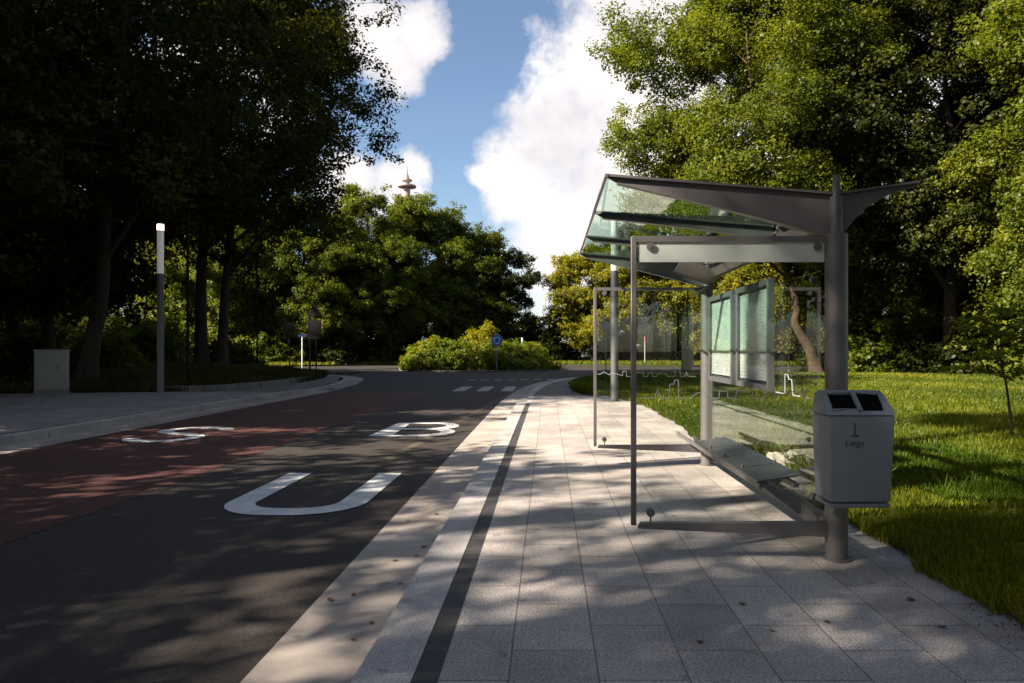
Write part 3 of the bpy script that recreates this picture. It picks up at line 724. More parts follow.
# thin dark poles in the left wood
for x, y, h, lab in ((-14.25,27.0,7.0,'thin dark pole on the grassy mound just right of the lit lamp'),(-19.0,44.6,8.0,'tall thin dark pole against the sunlit leaves left of the road signs')):
    t = thing('utility_pole', (x, y, -.1), lab, 'pole'); q = MB(); q.tube([(0,0,0),(0,0,h)], .055, 10); q.build('pole', M['signback'], t, smooth=True)
    q = MB(); q.tube([(0,0,0),(0,0,.5)], .085, 10); q.build('base_sleeve', M['signback'], t, smooth=True)
bsn = post_thing('road_sign', -11.6, 63.5, -.1, 'small blue sign on a thin post left of the island bush', 'road sign')
q = MB(); q.tube([(0,0,0),(0,0,2.9)], .04, 8); q.build('pole', M['lampmetal'], bsn)
q = MB(); q.box(-.16,.16,-.06,-.045,2.15,2.75); q.build('sign_face', M['navy'], bsn, bevel=.004)
# right side: yield sign from behind, red topped pole, dark pillar
ys = post_thing('yield_sign', 4.25, 50.2, -.15, 'inverted triangular yield sign seen from behind through the far glass panel', 'road sign')
q = MB(); q.tube([(0,0,0),(0,0,3.75)], .045, 10); q.build('pole', M['metal'], ys, smooth=True)
q = MB(); q.prism([(-.52,3.75),(.52,3.75),(0,2.85)], 'y', -.09, -.07); pl_ = q.build('triangle_plate', M['signback'], ys)
q = MB(); q.prism([(-.46,3.71),(.46,3.71),(0,2.92)], 'y', -.093, -.0905); q.build('plate_centre', M['metal'], pl_)
rp = post_thing('marker_post', 10.65, 75, -.1, 'slim pale post with a red top on the far verge right of the road', 'post')
q = MB(); q.tube([(0,0,0),(0,0,2.6)], .075, 10); q.build('pole', M['cabinet'], rp, smooth=True)
q = MB(); q.tube([(0,0,2.6),(0,0,3.1)], .10, 12); q.build('red_top', M['redpaint'], rp, smooth=True)
gp = post_thing('pillar', 9.6, 47.0, -.11, 'squat dark brown pillar with a thin pole seen through the far glass panel', 'pillar')
q = MB(); q.tube([(0,0,0),(0,0,1.75)], .42, 20); q.tube([(0,0,1.75),(0,0,1.9)], [.46,.30], 20); q.build('column', plain('pillar_brown', (.06,.035,.022), .7), gp, smooth=True)
q = MB(); q.tube([(0,0,1.9),(0,0,5.8)], .06, 10); q.build('pole', M['signback'], gp, smooth=True)
# chain link fence stretch
fn = thing('wire_fence', (16.6, 51.6, -.15), 'short stretch of grey wire fence behind the lawn', 'fence')
for i in range(4):
    q = MB(); q.tube([(i*1.1-.6,0,0),(i*1.1-.6,0,1.75)], .04, 8); q.build('fence_post', M['cabinet'], fn, smooth=True)
q = MB()
q.tube([(-.6,0,1.72),(2.7,0,1.72)], .025, 6); q.tube([(-.6,0,.25),(2.7,0,.25)], .015, 6)
for i in range(24): x = -.55+i*.14; q.tube([(x,.01,.25),(x,.01,1.7)], .005, 4)
for i in range(9): z = .3+i*.16; q.tube([(-.6,-.01,z),(2.7,-.01,z)], .005, 4)
q.build('mesh_panel', M['lampmetal'], fn)

# parked cars glimpsed at the end of the right arm
def car(x, y, rz, paint, label):
    t = thing('parked_car', (x, y, -.1), label, 'car', 'cars parked beyond the roundabout', rz)
    prof = [(-2.1,.35),(-2.12,.72),(-2.0,.88),(-1.45,.95),(-.85,1.42),(.75,1.46),(1.55,.98),(2.0,.86),(2.1,.6),(2.08,.35)]
    q = MB(); q.prism(prof, 'y', -.85, .85); q.build('body', paint, t, bevel=.06)
    q = MB()
    for s in (-.853, .851): q.prism([(-1.25,.97),(-.8,1.36),(.68,1.39),(1.32,.99)], 'y', s-.002, s+.003)
    q.add([(-1.50,-.7,.975),(-1.50,.7,.975),(-.90,.62,1.405),(-.90,-.62,1.405)], [(0,1,2,3)])
    q.add([(.80,-.62,1.445),(.80,.62,1.445),(1.56,.7,.99),(1.56,-.7,.99)], [(0,1,2,3)]); q.build('window', M['carglass'], t)
    for dx in (-1.3, 1.3):
        for s in (-.80, .80):
            w_ = MB(); w_.tube([(dx,s-.11,.32),(dx,s+.11,.32)], .32, 20); wh = w_.build('wheel', M['tyre'], t)
            w_ = MB(); k = .112 if s > 0 else -.112; w_.tube([(dx,s+k,.32),(dx,s+k*1.05,.32)], .19, 16); w_.build('rim', M['silvercar'], wh)
    for s in (-.6, .6):
        w_ = MB(); w_.box(-2.135,-2.10,s-.15,s+.15,.68,.80); w_.build('headlight', M['white'], t, bevel=.01)
car(3.6, 88, R(80), M['bluecar'], 'dark parked car under the yellow green trees, left one')
car(6.0, 87, R(95), M['silvercar'], 'pale parked car under the yellow green trees, right one')

# two pale stones on the grass behind the bench
for nm, x, y, sx, sy, sz, lab in (('boulder',2.86,8.15,.26,.20,.24,'larger pale stone block on the grass behind the bench'),('boulder',2.80,7.25,.18,.14,.22,'smaller pale stone block just behind the litter bin')):
    bm = bmesh.new(); bmesh.ops.create_cube(bm, size=1); bmesh.ops.subdivide_edges(bm, edges=bm.edges, cuts=3, use_grid_fill=True)
    rr = random.Random(int(x*1000))
    for v in bm.verts: v.co = Vector((v.co.x*sx*1.6, v.co.y*sy*1.6, (v.co.z+.5)*sz*1.2)) + Vector((rr.uniform(-.02,.02),)*3)
    bmesh.ops.bevel(bm, geom=[e for e in bm.edges if e.calc_face_angle(0) > .8], offset=.025, segments=2, affect='EDGES')
    me = bpy.data.meshes.new(nm); bm.to_mesh(me); bm.free(); me.materials.append(M['boulder'])
    o = bpy.data.objects.new(nm, me); col.objects.link(o); o.location = (x, y, -.02); o.rotation_euler = (0,0,.5); tag(o, lab, 'stone')

# distant broadcast tower
TY = 330.0; TX = (407-548)*TY/683; sc_ = TY/683
tw = thing('tower', (TX, TY, -.2), 'distant concrete telecommunication tower with round platforms above the trees', 'tower')
def tz(py): return 1.5+.2+(350-py)*sc_
q = MB(); q.tube([(0,0,0),(0,0,tz(188))], [3.2*sc_*1.35, 3.1*sc_], 24); q.build('shaft', M['concrete'], tw, smooth=True)
q = MB(); q.tube([(0,0,tz(188.6)),(0,0,tz(187.2)),(0,0,tz(185.6)),(0,0,tz(185.2))], [3.4*sc_, 9*sc_, 9*sc_, 4*sc_], 32); q.build('platform', M['concrete'], tw)
q = MB(); q.tube([(0,0,tz(185.4)),(0,0,tz(181.6))], 2.6*sc_, 20); q.build('neck', M['concrete'], tw, smooth=True)
q = MB(); q.tube([(0,0,tz(181.8)),(0,0,tz(181)),(0,0,tz(179.8)),(0,0,tz(179.4))], [2.6*sc_, 5*sc_, 5*sc_, 2.4*sc_], 28); q.build('upper_platform', M['concrete'], tw)
q = MB(); q.tube([(0,0,tz(179.6)),(0,0,tz(174.5))], [2.2*sc_, 1.3*sc_], 16); q.build('head', M['concrete'], tw, smooth=True)
q = MB(); q.tube([(0,0,tz(174.6)),(0,0,tz(165))], [.7*sc_, .25*sc_], 10); q.build('mast', M['concrete'], tw, smooth=True)
# ------------------------------------------------------------------ vegetation
def quads_mesh(name, V, tone, mat):
    """V: (n,4,3) leaf quads"""
    n = len(V); me = bpy.data.meshes.new(name)
    me.vertices.add(4*n); me.vertices.foreach_set('co', V.reshape(-1).astype(np.float32))
    me.loops.add(4*n); me.loops.foreach_set('vertex_index', np.arange(4*n, dtype=np.int32))
    me.polygons.add(n); me.polygons.foreach_set('loop_start', np.arange(0, 4*n, 4, dtype=np.int32))
    me.update(calc_edges=True)
    a = me.attributes.new('tone', 'FLOAT', 'FACE'); a.data.foreach_set('value', np.clip(tone, 0, 1).astype(np.float32))
    me.materials.append(mat); return me
def unit(a): return a/np.maximum(np.linalg.norm(a, axis=-1, keepdims=True), 1e-9)
def leaf_quads(c, nrm, size, rng, wid=.62, fold=.12):
    nrm = unit(nrm); t = unit(np.cross(nrm, rng.normal(size=c.shape))); b = np.cross(nrm, t)
    L = size[:, None]; W = L*wid
    return np.stack([c-t*L/2, c+b*W/2+nrm*L*fold, c+t*L/2, c-b*W/2+nrm*L*fold], axis=1)
def clump_leaves(centres, rads, tones, out, per, leaf, rng, flat=.6):
    """centres (m,3): leaf clumps; out (m,3) outward direction"""
    m = len(centres); k = np.repeat(np.arange(m), per); n = len(k)
    d = rng.normal(size=(n, 3)); d = unit(d)*(rng.random((n, 1))**.45)
    d[:, 2] *= flat
    p = centres[k] + d*rads[k][:, None]
    nrm = out[k]*.45 + d*.55 + np.array([0, 0, .55]) + rng.normal(size=(n, 3))*.55
    size = leaf*(.65+.7*rng.random(n))
    tone = tones[k] + rng.normal(size=n)*.16
    return leaf_quads(p, nrm, size, rng), tone

def tree_data(key, seed, H, cb, Rr, tr, lobes, lob_r, clumps, per, leaf, mat, bark, trunk=None, top=.86, clump_r=.55, squash=.92, lean=0.3, fill=1.0, cx=(0, 0)):
    """returns (trunk mesh, crown mesh): tapered trunk, curved limbs and twigs, crown of leaf clumps grouped in lobes at the limb ends"""
    rng = np.random.default_rng(seed); q = MB()
    if trunk is None:
        wob = rng.normal(size=(6, 2))*lean
        trunk = [(wob[i][0]*i/5*1.2, wob[i][1]*i/5*1.2, H*top*i/5) for i in range(6)]
    P = smooth_line(trunk, 4); n = len(P)
    rad = [tr*((1-.93*i/(n-1))**.85) * (1+.55*math.exp(-P[i].z/(.5+tr))) for i in range(n)]
    q.tube(P, rad, 10)
    hc, hh = (cb+H)/2, (H-cb)/2
    def env(z): return Rr*math.sqrt(max(0.02, 1-((z-hc)/hh)**2))*(1.0 if z > hc else .9+.1*(z-cb)/hh)
    def on_trunk(z):
        for i in range(n-1):
            if P[i+1].z >= z: f = (z-P[i].z)/max(1e-6, P[i+1].z-P[i].z); return P[i].lerp(P[i+1], f), rad[i]*(1-f)+rad[i+1]*f
        return P[-1].copy(), rad[-1]
    L = []
    for i in range(lobes):
        f = (i+.5)/lobes; z0 = max(cb*.7, cb*.72 + (P[-1].z-cb*.72)*f**1.1*.98); a = i*2.399 + rng.normal()*.35
        base, br = on_trunk(z0); z1 = min(H*.93, z0 + (.10+.30*rng.random())*Rr*(1+f))
        rr = env(z1)*(.66+.26*rng.random())
        end = Vector((cx[0]*min(1, z1/hc)+math.cos(a)*rr, cx[1]*min(1, z1/hc)+math.sin(a)*rr, z1))
        mid = base.lerp(end, .5) + Vector((rng.normal()*.3, rng.normal()*.3, .12*Rr*(.3+rng.random())))
        lr = max(.05, br*.55); pts = smooth_line([base, base.lerp(mid, .55)+Vector((0, 0, .02*Rr)), mid, end], 3)
        q.tube(pts, [lr*(1-.85*j/(len(pts)-1)) for j in range(len(pts))], 6)
        L.append((end, lob_r*Rr*(.8+.5*rng.random())))
        for s in range(3):
            t = .42+.18*s+.1*rng.random(); k = min(len(pts)-1, int(t*(len(pts)-1))); b0 = pts[k]
            dr = (end-base).normalized(); side = Vector((-dr.y, dr.x, 0))*(1 if (s+i) % 2 else -1)
            e2 = b0 + (dr*.5 + side*(.7+.3*rng.random()) + Vector((0, 0, .35*rng.random()+.1)))*(.30+.16*rng.random())*Rr*.9
            m2 = b0.lerp(e2, .5)+Vector((0, 0, .1+.3*rng.random()))
            q.tube([b0, m2, e2], [lr*.42, lr*.28, .018], 5)
            L.append((e2, lob_r*Rr*(.62+.4*rng.random())))
            for w in range(2):
                e3 = m2.lerp(e2, .4+.4*w) + Vector(rng.normal(size=3))*.12*Rr
                q.tube([m2.lerp(e2, .3*w), e3], [lr*.18+.01, .01], 4)
                L.append((e3, lob_r*Rr*(.42+.3*rng.random())))
    L.append((Vector((cx[0], cx[1], H-.25*lob_r*Rr*2)), lob_r*Rr))
    C = np.array([tuple(l[0]) for l in L]); LR = np.array([l[1] for l in L])
    wgt = LR**2; wgt /= wgt.sum(); k = rng.choice(len(L), size=clumps, p=wgt)
    d = unit(rng.normal(size=(clumps, 3)))*(rng.random((clumps, 1))**.40); d[:, 2] *= squash
    cc = C[k] + d*LR[k][:, None]
    cc[:, 2] = np.maximum(cc[:, 2], cb*.72)
    out = unit(d*.8 + unit(cc-np.array([cx[0], cx[1], hc*.9]))*.6)
    tl = rng.normal(size=len(L))*.12
    tone = .46 + tl[k] + rng.normal(size=clumps)*.10
    V, tn = clump_leaves(cc, clump_r*(.6+.7*rng.random(clumps)), tone, out, per, leaf, rng, .75)
    tm = q.build('trunk', bark, None, smooth=True); tmesh = tm.data; bpy.data.objects.remove(tm)
    return tmesh, quads_mesh('crown', V, tn, mat)
def place_tree(data, x, y, z, s, rz, label, name='broadleaf_tree', group=None, cat='tree', sz=1.0):
    t = thing(name, (x, y, z), label, cat, group, rz); t.scale = (s, s, s*sz)
    for nm, me in zip(('trunk', 'crown'), data):
        o = bpy.data.objects.new(nm, me); col.objects.link(o); o.parent = t
    return t
def shrub_data(seed, lumps, per, leaf, mat, clump_r=.3, stems=6, shell=.35):
    """lumps: list of (x,y,rx,ry,h) half-ellipsoid masses"""
    rng = np.random.default_rng(seed); cs = []; outs = []
    for (x, y, rx, ry, h, n) in lumps:
        d = unit(rng.normal(size=(n, 3))); d[:, 2] = np.abs(d[:, 2]); r = 1-shell*rng.random((n, 1))**1.5
        wob = 1+.10*np.sin(d[:, :1]*7+x)+.10*np.sin(d[:, 1:2]*9+d[:, 2:]*5+seed)
        cs.append(np.array([x, y, .0]) + d*r*wob*np.array([rx, ry, h])); outs.append(d)
    cc = np.concatenate(cs); oo = np.concatenate(outs); cc[:, 2] = np.maximum(cc[:, 2], .12)
    tone = .45+rng.normal(size=len(cc))*.14 + .12*np.sin(cc[:, 0]*1.3+seed)
    V, tn = clump_leaves(cc, clump_r*(.6+.8*rng.random(len(cc))), tone, oo, per, leaf, rng, .8)
    q = MB()
    for i in range(stems):
        lx, ly, rx, ry, h, n = lumps[i % len(lumps)]; a = i*2.4
        q.tube([(lx+.1*rx*math.cos(a), ly+.1*ry*math.sin(a), 0), (lx+.4*rx*math.cos(a), ly+.4*ry*math.sin(a), h*.5), (lx+.62*rx*math.cos(a), ly+.62*ry*math.sin(a), h*.75)], [.04, .03, .012], 5)
    sm = q.build('stem', M['bark'], None, smooth=True); sme = sm.data; bpy.data.objects.remove(sm)
    return sme, quads_mesh('foliage', V, tn, mat)
def place_shrub(data, x, y, z, s, rz, label, name='shrub', group=None, sz=1.0):
    t = thing(name, (x, y, z), label, 'shrub', group, rz); t.scale = (s, s, s*sz)
    for nm, me in zip(('stem', 'foliage'), data):
        o = bpy.data.objects.new(nm, me); col.objects.link(o); o.parent = t
    return t

# tree stock: shapes are shared by repeats deeper in the wood
oakA = tree_data('oakA', 11, 21, 4.2, 8.6, .36, 15, .25, 1250, 56, .19, M['leafdark'], M['bark'], clump_r=.62)
oakB = tree_data('oakB', 12, 24, 5.0, 9.0, .42, 16, .25, 1500, 56, .21, M['leafdark'], M['bark'], clump_r=.66)
midA = tree_data('midA', 21, 17, 2.6, 6.2, .26, 17, .27, 2400, 44, .23, M['leafgreen'], M['bark'], clump_r=.62)
midB = tree_data('midB', 22, 18, 3.4, 5.6, .24, 17, .28, 2400, 44, .23, M['leafgreen'], M['bark'], clump_r=.62)
darkC = tree_data('darkC', 23, 19, 3.0, 6.4, .28, 12, .29, 1400, 34, .32, M['leafdark'], M['bark'], clump_r=.66)
lowD = tree_data('lowD', 24, 12.5, 3.4, 5.2, .2, 9, .25, 420, 34, .24, M['leafdark'], M['bark'], clump_r=.6)
maple = tree_data('maple', 31, 13.6, 1.6, 5.2, .22, 13, .30, 2000, 34, .25, M['leafyel'], M['bark'], clump_r=.6)

oakS = tree_data('oakS', 14, 21, 4.2, 8.6, .36, 13, .26, 620, 46, .21, M['leafdark'], M['bark'], clump_r=.62)
oakT = tree_data('oakT', 15, 24, 12.5, 6.8, .36, 12, .28, 480, 46, .20, M['leafdark'], M['bark'], clump_r=.7)  # raised crown shaped to shade the near lawn
oakU = tree_data('oakU', 25, 28, 24.2, 4.3, .34, 11, .30, 700, 46, .22, M['leafdark'], M['bark'], clump_r=.7)  # crown lifted high to shade the lawn while sun reaches the notice boards
oakN = tree_data('oakN', 17, 15, 3.6, 6.4, .26, 12, .27, 330, 40, .17, M['leafdark'], M['bark'], clump_r=.55)  # thin crown shaped to dapple the near paving
oakHi = tree_data('oakHi', 16, 24, 9.0, 9.4, .36, 16, .25, 1350, 56, .20, M['leafdark'], M['bark'], clump_r=.66)
# ---- left wood, in view
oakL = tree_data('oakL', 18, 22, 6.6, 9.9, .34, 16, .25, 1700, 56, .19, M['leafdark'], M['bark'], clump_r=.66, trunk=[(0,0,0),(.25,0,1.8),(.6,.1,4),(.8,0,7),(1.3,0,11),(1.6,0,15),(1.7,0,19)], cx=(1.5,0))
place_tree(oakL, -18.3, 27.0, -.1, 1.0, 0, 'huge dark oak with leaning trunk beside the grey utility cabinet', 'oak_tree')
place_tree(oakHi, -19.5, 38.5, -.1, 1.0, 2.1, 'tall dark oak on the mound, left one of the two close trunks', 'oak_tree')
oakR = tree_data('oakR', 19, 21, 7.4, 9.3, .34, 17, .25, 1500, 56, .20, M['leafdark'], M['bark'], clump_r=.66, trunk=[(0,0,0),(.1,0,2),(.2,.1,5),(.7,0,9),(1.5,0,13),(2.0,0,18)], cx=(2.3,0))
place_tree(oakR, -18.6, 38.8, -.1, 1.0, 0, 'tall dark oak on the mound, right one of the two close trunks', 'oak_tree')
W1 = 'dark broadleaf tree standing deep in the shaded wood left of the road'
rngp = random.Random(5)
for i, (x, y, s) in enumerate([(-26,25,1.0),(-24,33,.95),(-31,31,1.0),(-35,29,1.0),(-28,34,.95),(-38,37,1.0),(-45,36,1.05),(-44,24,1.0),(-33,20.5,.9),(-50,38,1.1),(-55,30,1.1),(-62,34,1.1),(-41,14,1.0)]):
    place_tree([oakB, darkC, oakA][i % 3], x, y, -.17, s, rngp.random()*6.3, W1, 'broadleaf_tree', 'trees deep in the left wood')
W2 = 'added shade tree along the left pavement, mostly outside the picture'  # trees added out of view to shade road, paving and lawn
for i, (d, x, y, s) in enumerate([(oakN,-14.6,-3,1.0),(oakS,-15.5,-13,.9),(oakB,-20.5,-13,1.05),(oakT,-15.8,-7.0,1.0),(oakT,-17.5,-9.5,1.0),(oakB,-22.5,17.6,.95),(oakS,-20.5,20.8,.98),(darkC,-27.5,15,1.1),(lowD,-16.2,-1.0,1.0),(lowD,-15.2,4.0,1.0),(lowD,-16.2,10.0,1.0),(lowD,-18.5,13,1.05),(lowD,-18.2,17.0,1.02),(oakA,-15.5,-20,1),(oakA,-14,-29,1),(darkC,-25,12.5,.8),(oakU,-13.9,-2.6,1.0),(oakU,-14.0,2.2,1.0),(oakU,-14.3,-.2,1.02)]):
    place_tree(d, x, y, -.17, s, rngp.random()*6.3, W2, 'broadleaf_tree', 'added shade trees by the left pavement', 'tree', .78 if d is lowD else 1)
# ---- beyond the left arm of the roundabout
for x, y, d, s, sz, lab in [(-34,73,midB,1.0,1,'sunlit green tree beyond the left arm, leftmost of the far row'),(-27,75,midA,1.0,1,'sunlit low crowned tree right behind the white street name post'),(-21,79,midB,1.02,1.05,'green tree behind the tall sign seen from behind'),
    (-40,75,midB,1.0,1,'green tree at the far left end of the row beyond the left arm'),(-23.6,74,midA,.8,1,'smaller bright tree between the street name post and the tall sign'),(-17.8,77,midB,.82,1,'smaller green tree just right of the tall sign seen from behind'),
    (-15,83,midA,1.08,1.02,'bright green tree just under the distant tower'),(-9.3,86,midA,1.0,.95,'mid green rounded tree rising behind the island bush'),(-4.6,84,darkC,.70,1.02,'small dark green tree right of the island bush, before the gap of sky')]:
    place_tree(d, x, y, -.1, s, x, lab, 'broadleaf_tree', None, 'tree', sz)
for i, (x, y) in enumerate([(-64,70),(-56,75),(-47,86),(-43,99),(-60,86),(-50,90),(-38,92),(-30,96),(-22,100),(-13,104),(-72,62)]):
    place_tree([darkC, midB, oakB][i % 3], x, y, -.17, .9, i*1.7, 'tree in the far back of the wood beyond the roundabout', 'broadleaf_tree', 'trees in the far back of the wood')
# ---- right side
yellow = ['yellow green maple at the end of the road right of the sky gap','second yellow green maple behind the yield sign','yellow green maple behind the slim pale red topped post','green maple behind the far shelter post','maple behind the two hanging notice boards','maple in the back behind the wire fence']
for i, (x, y, s) in enumerate([(3.6,86,.95),(8.0,82,1.0),(13.5,82,1.05),(19.0,80,1.1),(25.5,78,1.15),(32.5,78,1.2)]):
    place_tree(maple, x, y, -.1, s, i*1.3, yellow[i], 'maple_tree')
for i, (x, y) in enumerate([(12,96),(20,95),(29,92),(39,90),(50,92),(60,96)]):
    place_tree([darkC, midB, midA][i % 3], x, y, -.17, 1.0, i*1.1, 'tree in the far back of the wood right of the road', 'broadleaf_tree', 'trees in the back right')
hero = tree_data('hero', 41, 26.5, 6.5, 9.6, .34, 17, .26, 4800, 70, .18, M['leafmid'], M['bark_warm'], clump_r=.74,
    trunk=[(.6,0,0),(.1,0,1.6),(-.75,.1,3.2),(-.65,.2,4.6),(-1.6,.4,8),(-2.6,.2,13),(-3.6,0,18),(-4.0,0,23)], cx=(-4.4, 0))
place_tree(hero, 16.6, 43.6, -.05, 1.0, 0, 'huge sunlit oak with crooked brown trunk rising behind the shelter roof', 'oak_tree')
rightA = tree_data('rightA', 42, 24, 3.0, 8.0, .36, 15, .28, 3000, 62, .20, M['leafmid'], M['bark'], clump_r=.74)
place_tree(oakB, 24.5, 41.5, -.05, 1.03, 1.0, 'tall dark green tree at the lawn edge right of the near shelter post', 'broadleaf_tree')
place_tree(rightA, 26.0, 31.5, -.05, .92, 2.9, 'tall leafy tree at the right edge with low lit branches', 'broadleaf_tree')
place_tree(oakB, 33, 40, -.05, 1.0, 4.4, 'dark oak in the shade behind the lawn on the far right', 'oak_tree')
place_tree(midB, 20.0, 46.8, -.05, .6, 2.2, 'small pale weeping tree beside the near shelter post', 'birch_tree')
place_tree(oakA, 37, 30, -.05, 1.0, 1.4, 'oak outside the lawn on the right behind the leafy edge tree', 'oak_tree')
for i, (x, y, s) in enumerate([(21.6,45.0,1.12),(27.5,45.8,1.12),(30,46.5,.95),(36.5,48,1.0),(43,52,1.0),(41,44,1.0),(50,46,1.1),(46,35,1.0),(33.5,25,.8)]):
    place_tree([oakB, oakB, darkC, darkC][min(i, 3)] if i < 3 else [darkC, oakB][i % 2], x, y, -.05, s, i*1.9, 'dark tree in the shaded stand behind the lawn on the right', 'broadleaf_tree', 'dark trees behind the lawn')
W3 = 'tree added behind the viewpoint to cut skylight, outside the picture'  # unseen trees added to cut the skylight around the stop
for i, (x, y, s) in enumerate([(13,-5,.95),(9,-15,1),(19,-12,1),(7,-26,1),(17,-25,1.05),(27,-3,1),(28,-18,1),(-1,-36,1.05),(-9,-38,1.05),(9,-38,1.1),(-18,-37,1.1)]):
    place_tree([oakA, darkC, oakB][i % 3], x, y, -.17 if x < 3 else 0, s, i*2.3, W3, 'broadleaf_tree', 'added trees behind the viewpoint')
for x, y in ((19.5,5),(22,15.5)):  # unseen trees added to block sky and darken the near lawn
    place_tree(midB, x, y, 0, 1.05, x, 'leafy tree added on the lawn to block skylight, beyond the right edge of the picture', 'broadleaf_tree', 'added trees on the lawn right of the view')
# young tree on the lawn with flat sprays
rng = np.random.default_rng(77); q = MB(); tr_ = [(0,0,0),(-.04,0,.5),(-.10,.02,1.0),(-.22,.03,1.55),(-.28,.02,2.0)]
q.tube(smooth_line(tr_, 3), [.026-.0016*i for i in range(13)], 7); cs = []
for i in range(13):
    z = .95+i*.085; a = i*2.4+.6; ln = 1.05-.45*i/13; b0 = Vector((-.1-.1*i/9, 0, z)); e = b0+Vector((math.cos(a)*ln, math.sin(a)*ln, .12))
    q.tube([b0, b0.lerp(e, .5)+Vector((0,0,.10)), e], [.011, .008, .003], 5)
    for t in np.linspace(.2, 1.05, 7): cs.append(b0.lerp(e, t)+Vector((0,0,.10*math.sin(t*3))))
cc = np.array([tuple(c) for c in cs]); V, tn = clump_leaves(cc, np.full(len(cc), .20), .5+rng.normal(size=len(cc))*.1, np.tile([0,0,1.], (len(cc),1)), 16, .085, rng, .25)
sp = thing('sapling', (7.75, 11.4, 0), 'young thin stemmed tree with flat leafy sprays on the lawn at right', 'tree')
tm = q.build('trunk', M['bark'], sp, smooth=True); o = bpy.data.objects.new('crown', quads_mesh('crown', V, tn, M['leafmid'])); col.objects.link(o); o.parent = sp

# ---- shrubs
isl = shrub_data(51, [(0,0,6.1,5.6,2.15,900),(-2.4,-1.5,3.4,3.2,2.35,350),(2.2,-2.2,3.2,2.6,2.05,350),(3.6,.6,2.5,3.2,2.2,250)], 40, .20, M['leafbush'], .42, 8, .25)
place_shrub(isl, -6.0, 57.2, -.08, 1, 0, 'wide low green bush filling the roundabout island', 'island_bush')
yel = shrub_data(52, [(0,0,2.1,1.9,3.35,420),(-.9,0,1.2,1.2,2.9,120)], 36, .19, M['leafyel'], .38, 5, .4)
place_shrub(yel, -5.4, 57.6, -.05, 1, 0, 'yellow green shrub rising from the middle of the island bush', 'shrub')
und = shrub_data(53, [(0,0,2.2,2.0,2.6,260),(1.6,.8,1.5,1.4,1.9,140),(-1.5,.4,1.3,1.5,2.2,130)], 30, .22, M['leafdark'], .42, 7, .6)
unl = shrub_data(54, [(0,0,2.3,1.8,2.4,260),(1.7,.3,1.4,1.4,3.0,140),(-1.4,-.4,1.4,1.3,1.7,130)], 30, .20, M['leafmid'], .40, 7, .6)
for i, (x, y, s) in enumerate([(-27,27.5,1.2),(-30,33,1.4),(-33,24.5,1.3),(-25.5,41,1.3),(-29,50,1.4),(-36,36,1.6),(-38,48,1.6),(-42,30,1.6),(-48,42,1.8),(-24.8,36.5,.9),(-33,44,1.3),(-22.0,46.5,.9),(-56,50,2)]):
    place_shrub(und if i % 3 else unl, x, y, -.17, s, i*2.1, 'dim undergrowth bush in the shade of the left wood', 'shrub', 'undergrowth bushes in the left wood')
for i, (x, y, s) in enumerate([(-30,72,1.5),(-38,88,1.7),(-24,74.5,1.4),(-18,79,1.5),(-11,82,1.6),(-5,82.5,1.3),(-46,84,1.7),(-50,78,2),(-1.6,92,1.6),(-15,90,2),(-27,86,2.2),(-44,70.5,2.2),(-37,72,2.0),(-.9,84,1.5),(-2.4,86.5,1.7),(-58,70,2)]):
    place_shrub(und if i % 4 else unl, x, y, -.15, s, i*1.3, 'bush at the foot of the trees beyond the roundabout', 'shrub', 'bushes beyond the roundabout')
for i, (x, y, s) in enumerate([(9,85,1.2),(14,85,1.5),(19,83,1.5),(25,81,1.6),(31,80,1.7),(38,76,1.8),(2,91,1.0)]):
    place_shrub(unl if i % 2 else und, x, y, -.1, s, i*.9, 'bush on the far verge in front of the maples', 'shrub', 'bushes on the far right verge')
for i, (x, y, s) in enumerate([(20.2,43.6,.75),(22.8,44.2,1.0),(25.4,43.0,1.1),(28,41.5,1.2),(30.5,39.5,1.2),(32,36,1.2),(30,33.2,1.0),(19.0,45.6,.9),(34,33,1.4),(27,46,1.6),(35,44,1.8),(41,38,1.8),(29.5,44.5,2.2),(36,43,2.3),(33,40.5,2),(23,45.5,1.7)]):
    place_shrub(und if i % 3 else unl, x, y, -.02, s, i*1.9, 'bush along the shady far edge of the lawn', 'shrub', 'bushes along the lawn edge')

# ---- grass
def blades(x, y, z, h, w, rng, lean=.55):
    n = len(x); a = rng.random(n)*2*np.pi; b = np.stack([np.cos(a), np.sin(a), np.zeros(n)], 1)
    l = rng.normal(size=(n, 2))*lean*h[:, None]*.6; base = np.stack([x, y, z], 1)
    tip = base + np.stack([l[:, 0], l[:, 1], h], 1)
    return np.stack([base-b*w[:, None]/2, base+b*w[:, None]/2, tip+b*w[:, None]*.14, tip-b*w[:, None]*.14], 1)
LX = np.array([p.y for p in lawnline if p.y <= 27.2]); LXX = np.array([p.x for p in lawnline if p.y <= 27.2])
UX = np.array([p.y for p in lawnline if p.y > 27.2 and p.x < 20]); UXX = np.array([p.x for p in lawnline if p.y > 27.2 and p.x < 20])
rng = np.random.default_rng(90); Vs = []; Ts = []
def lawn_x(y):
    return np.where(y <= 27.2, np.interp(y, LX, LXX), np.interp(y, UX, UXX))
n = 430000
u = rng.random(n); y = 2.6*(43.0/2.6)**u
x = lawn_x(y) + rng.random(n)**1.5*(y*1.0+6-lawn_x(y)).clip(1, 45) - (.03+.07*np.sin(y*3.1)**2+.09*(np.sin(y*1.7+.6)>.75))*rng.random(n)*(rng.random(n)<.6)
pat = .5+.5*np.sin(x*1.1+np.sin(y*.8)*2)*np.sin(y*.9+x*.3)
h = (.04+.08*rng.random(n)+.07*pat*rng.random(n))*(.85+.008*y); w = .006+.0018*y
keep = (y < 42.8) & (x < 45); x, y, h, w, pat = x[keep], y[keep], h[keep], w[keep], pat[keep]
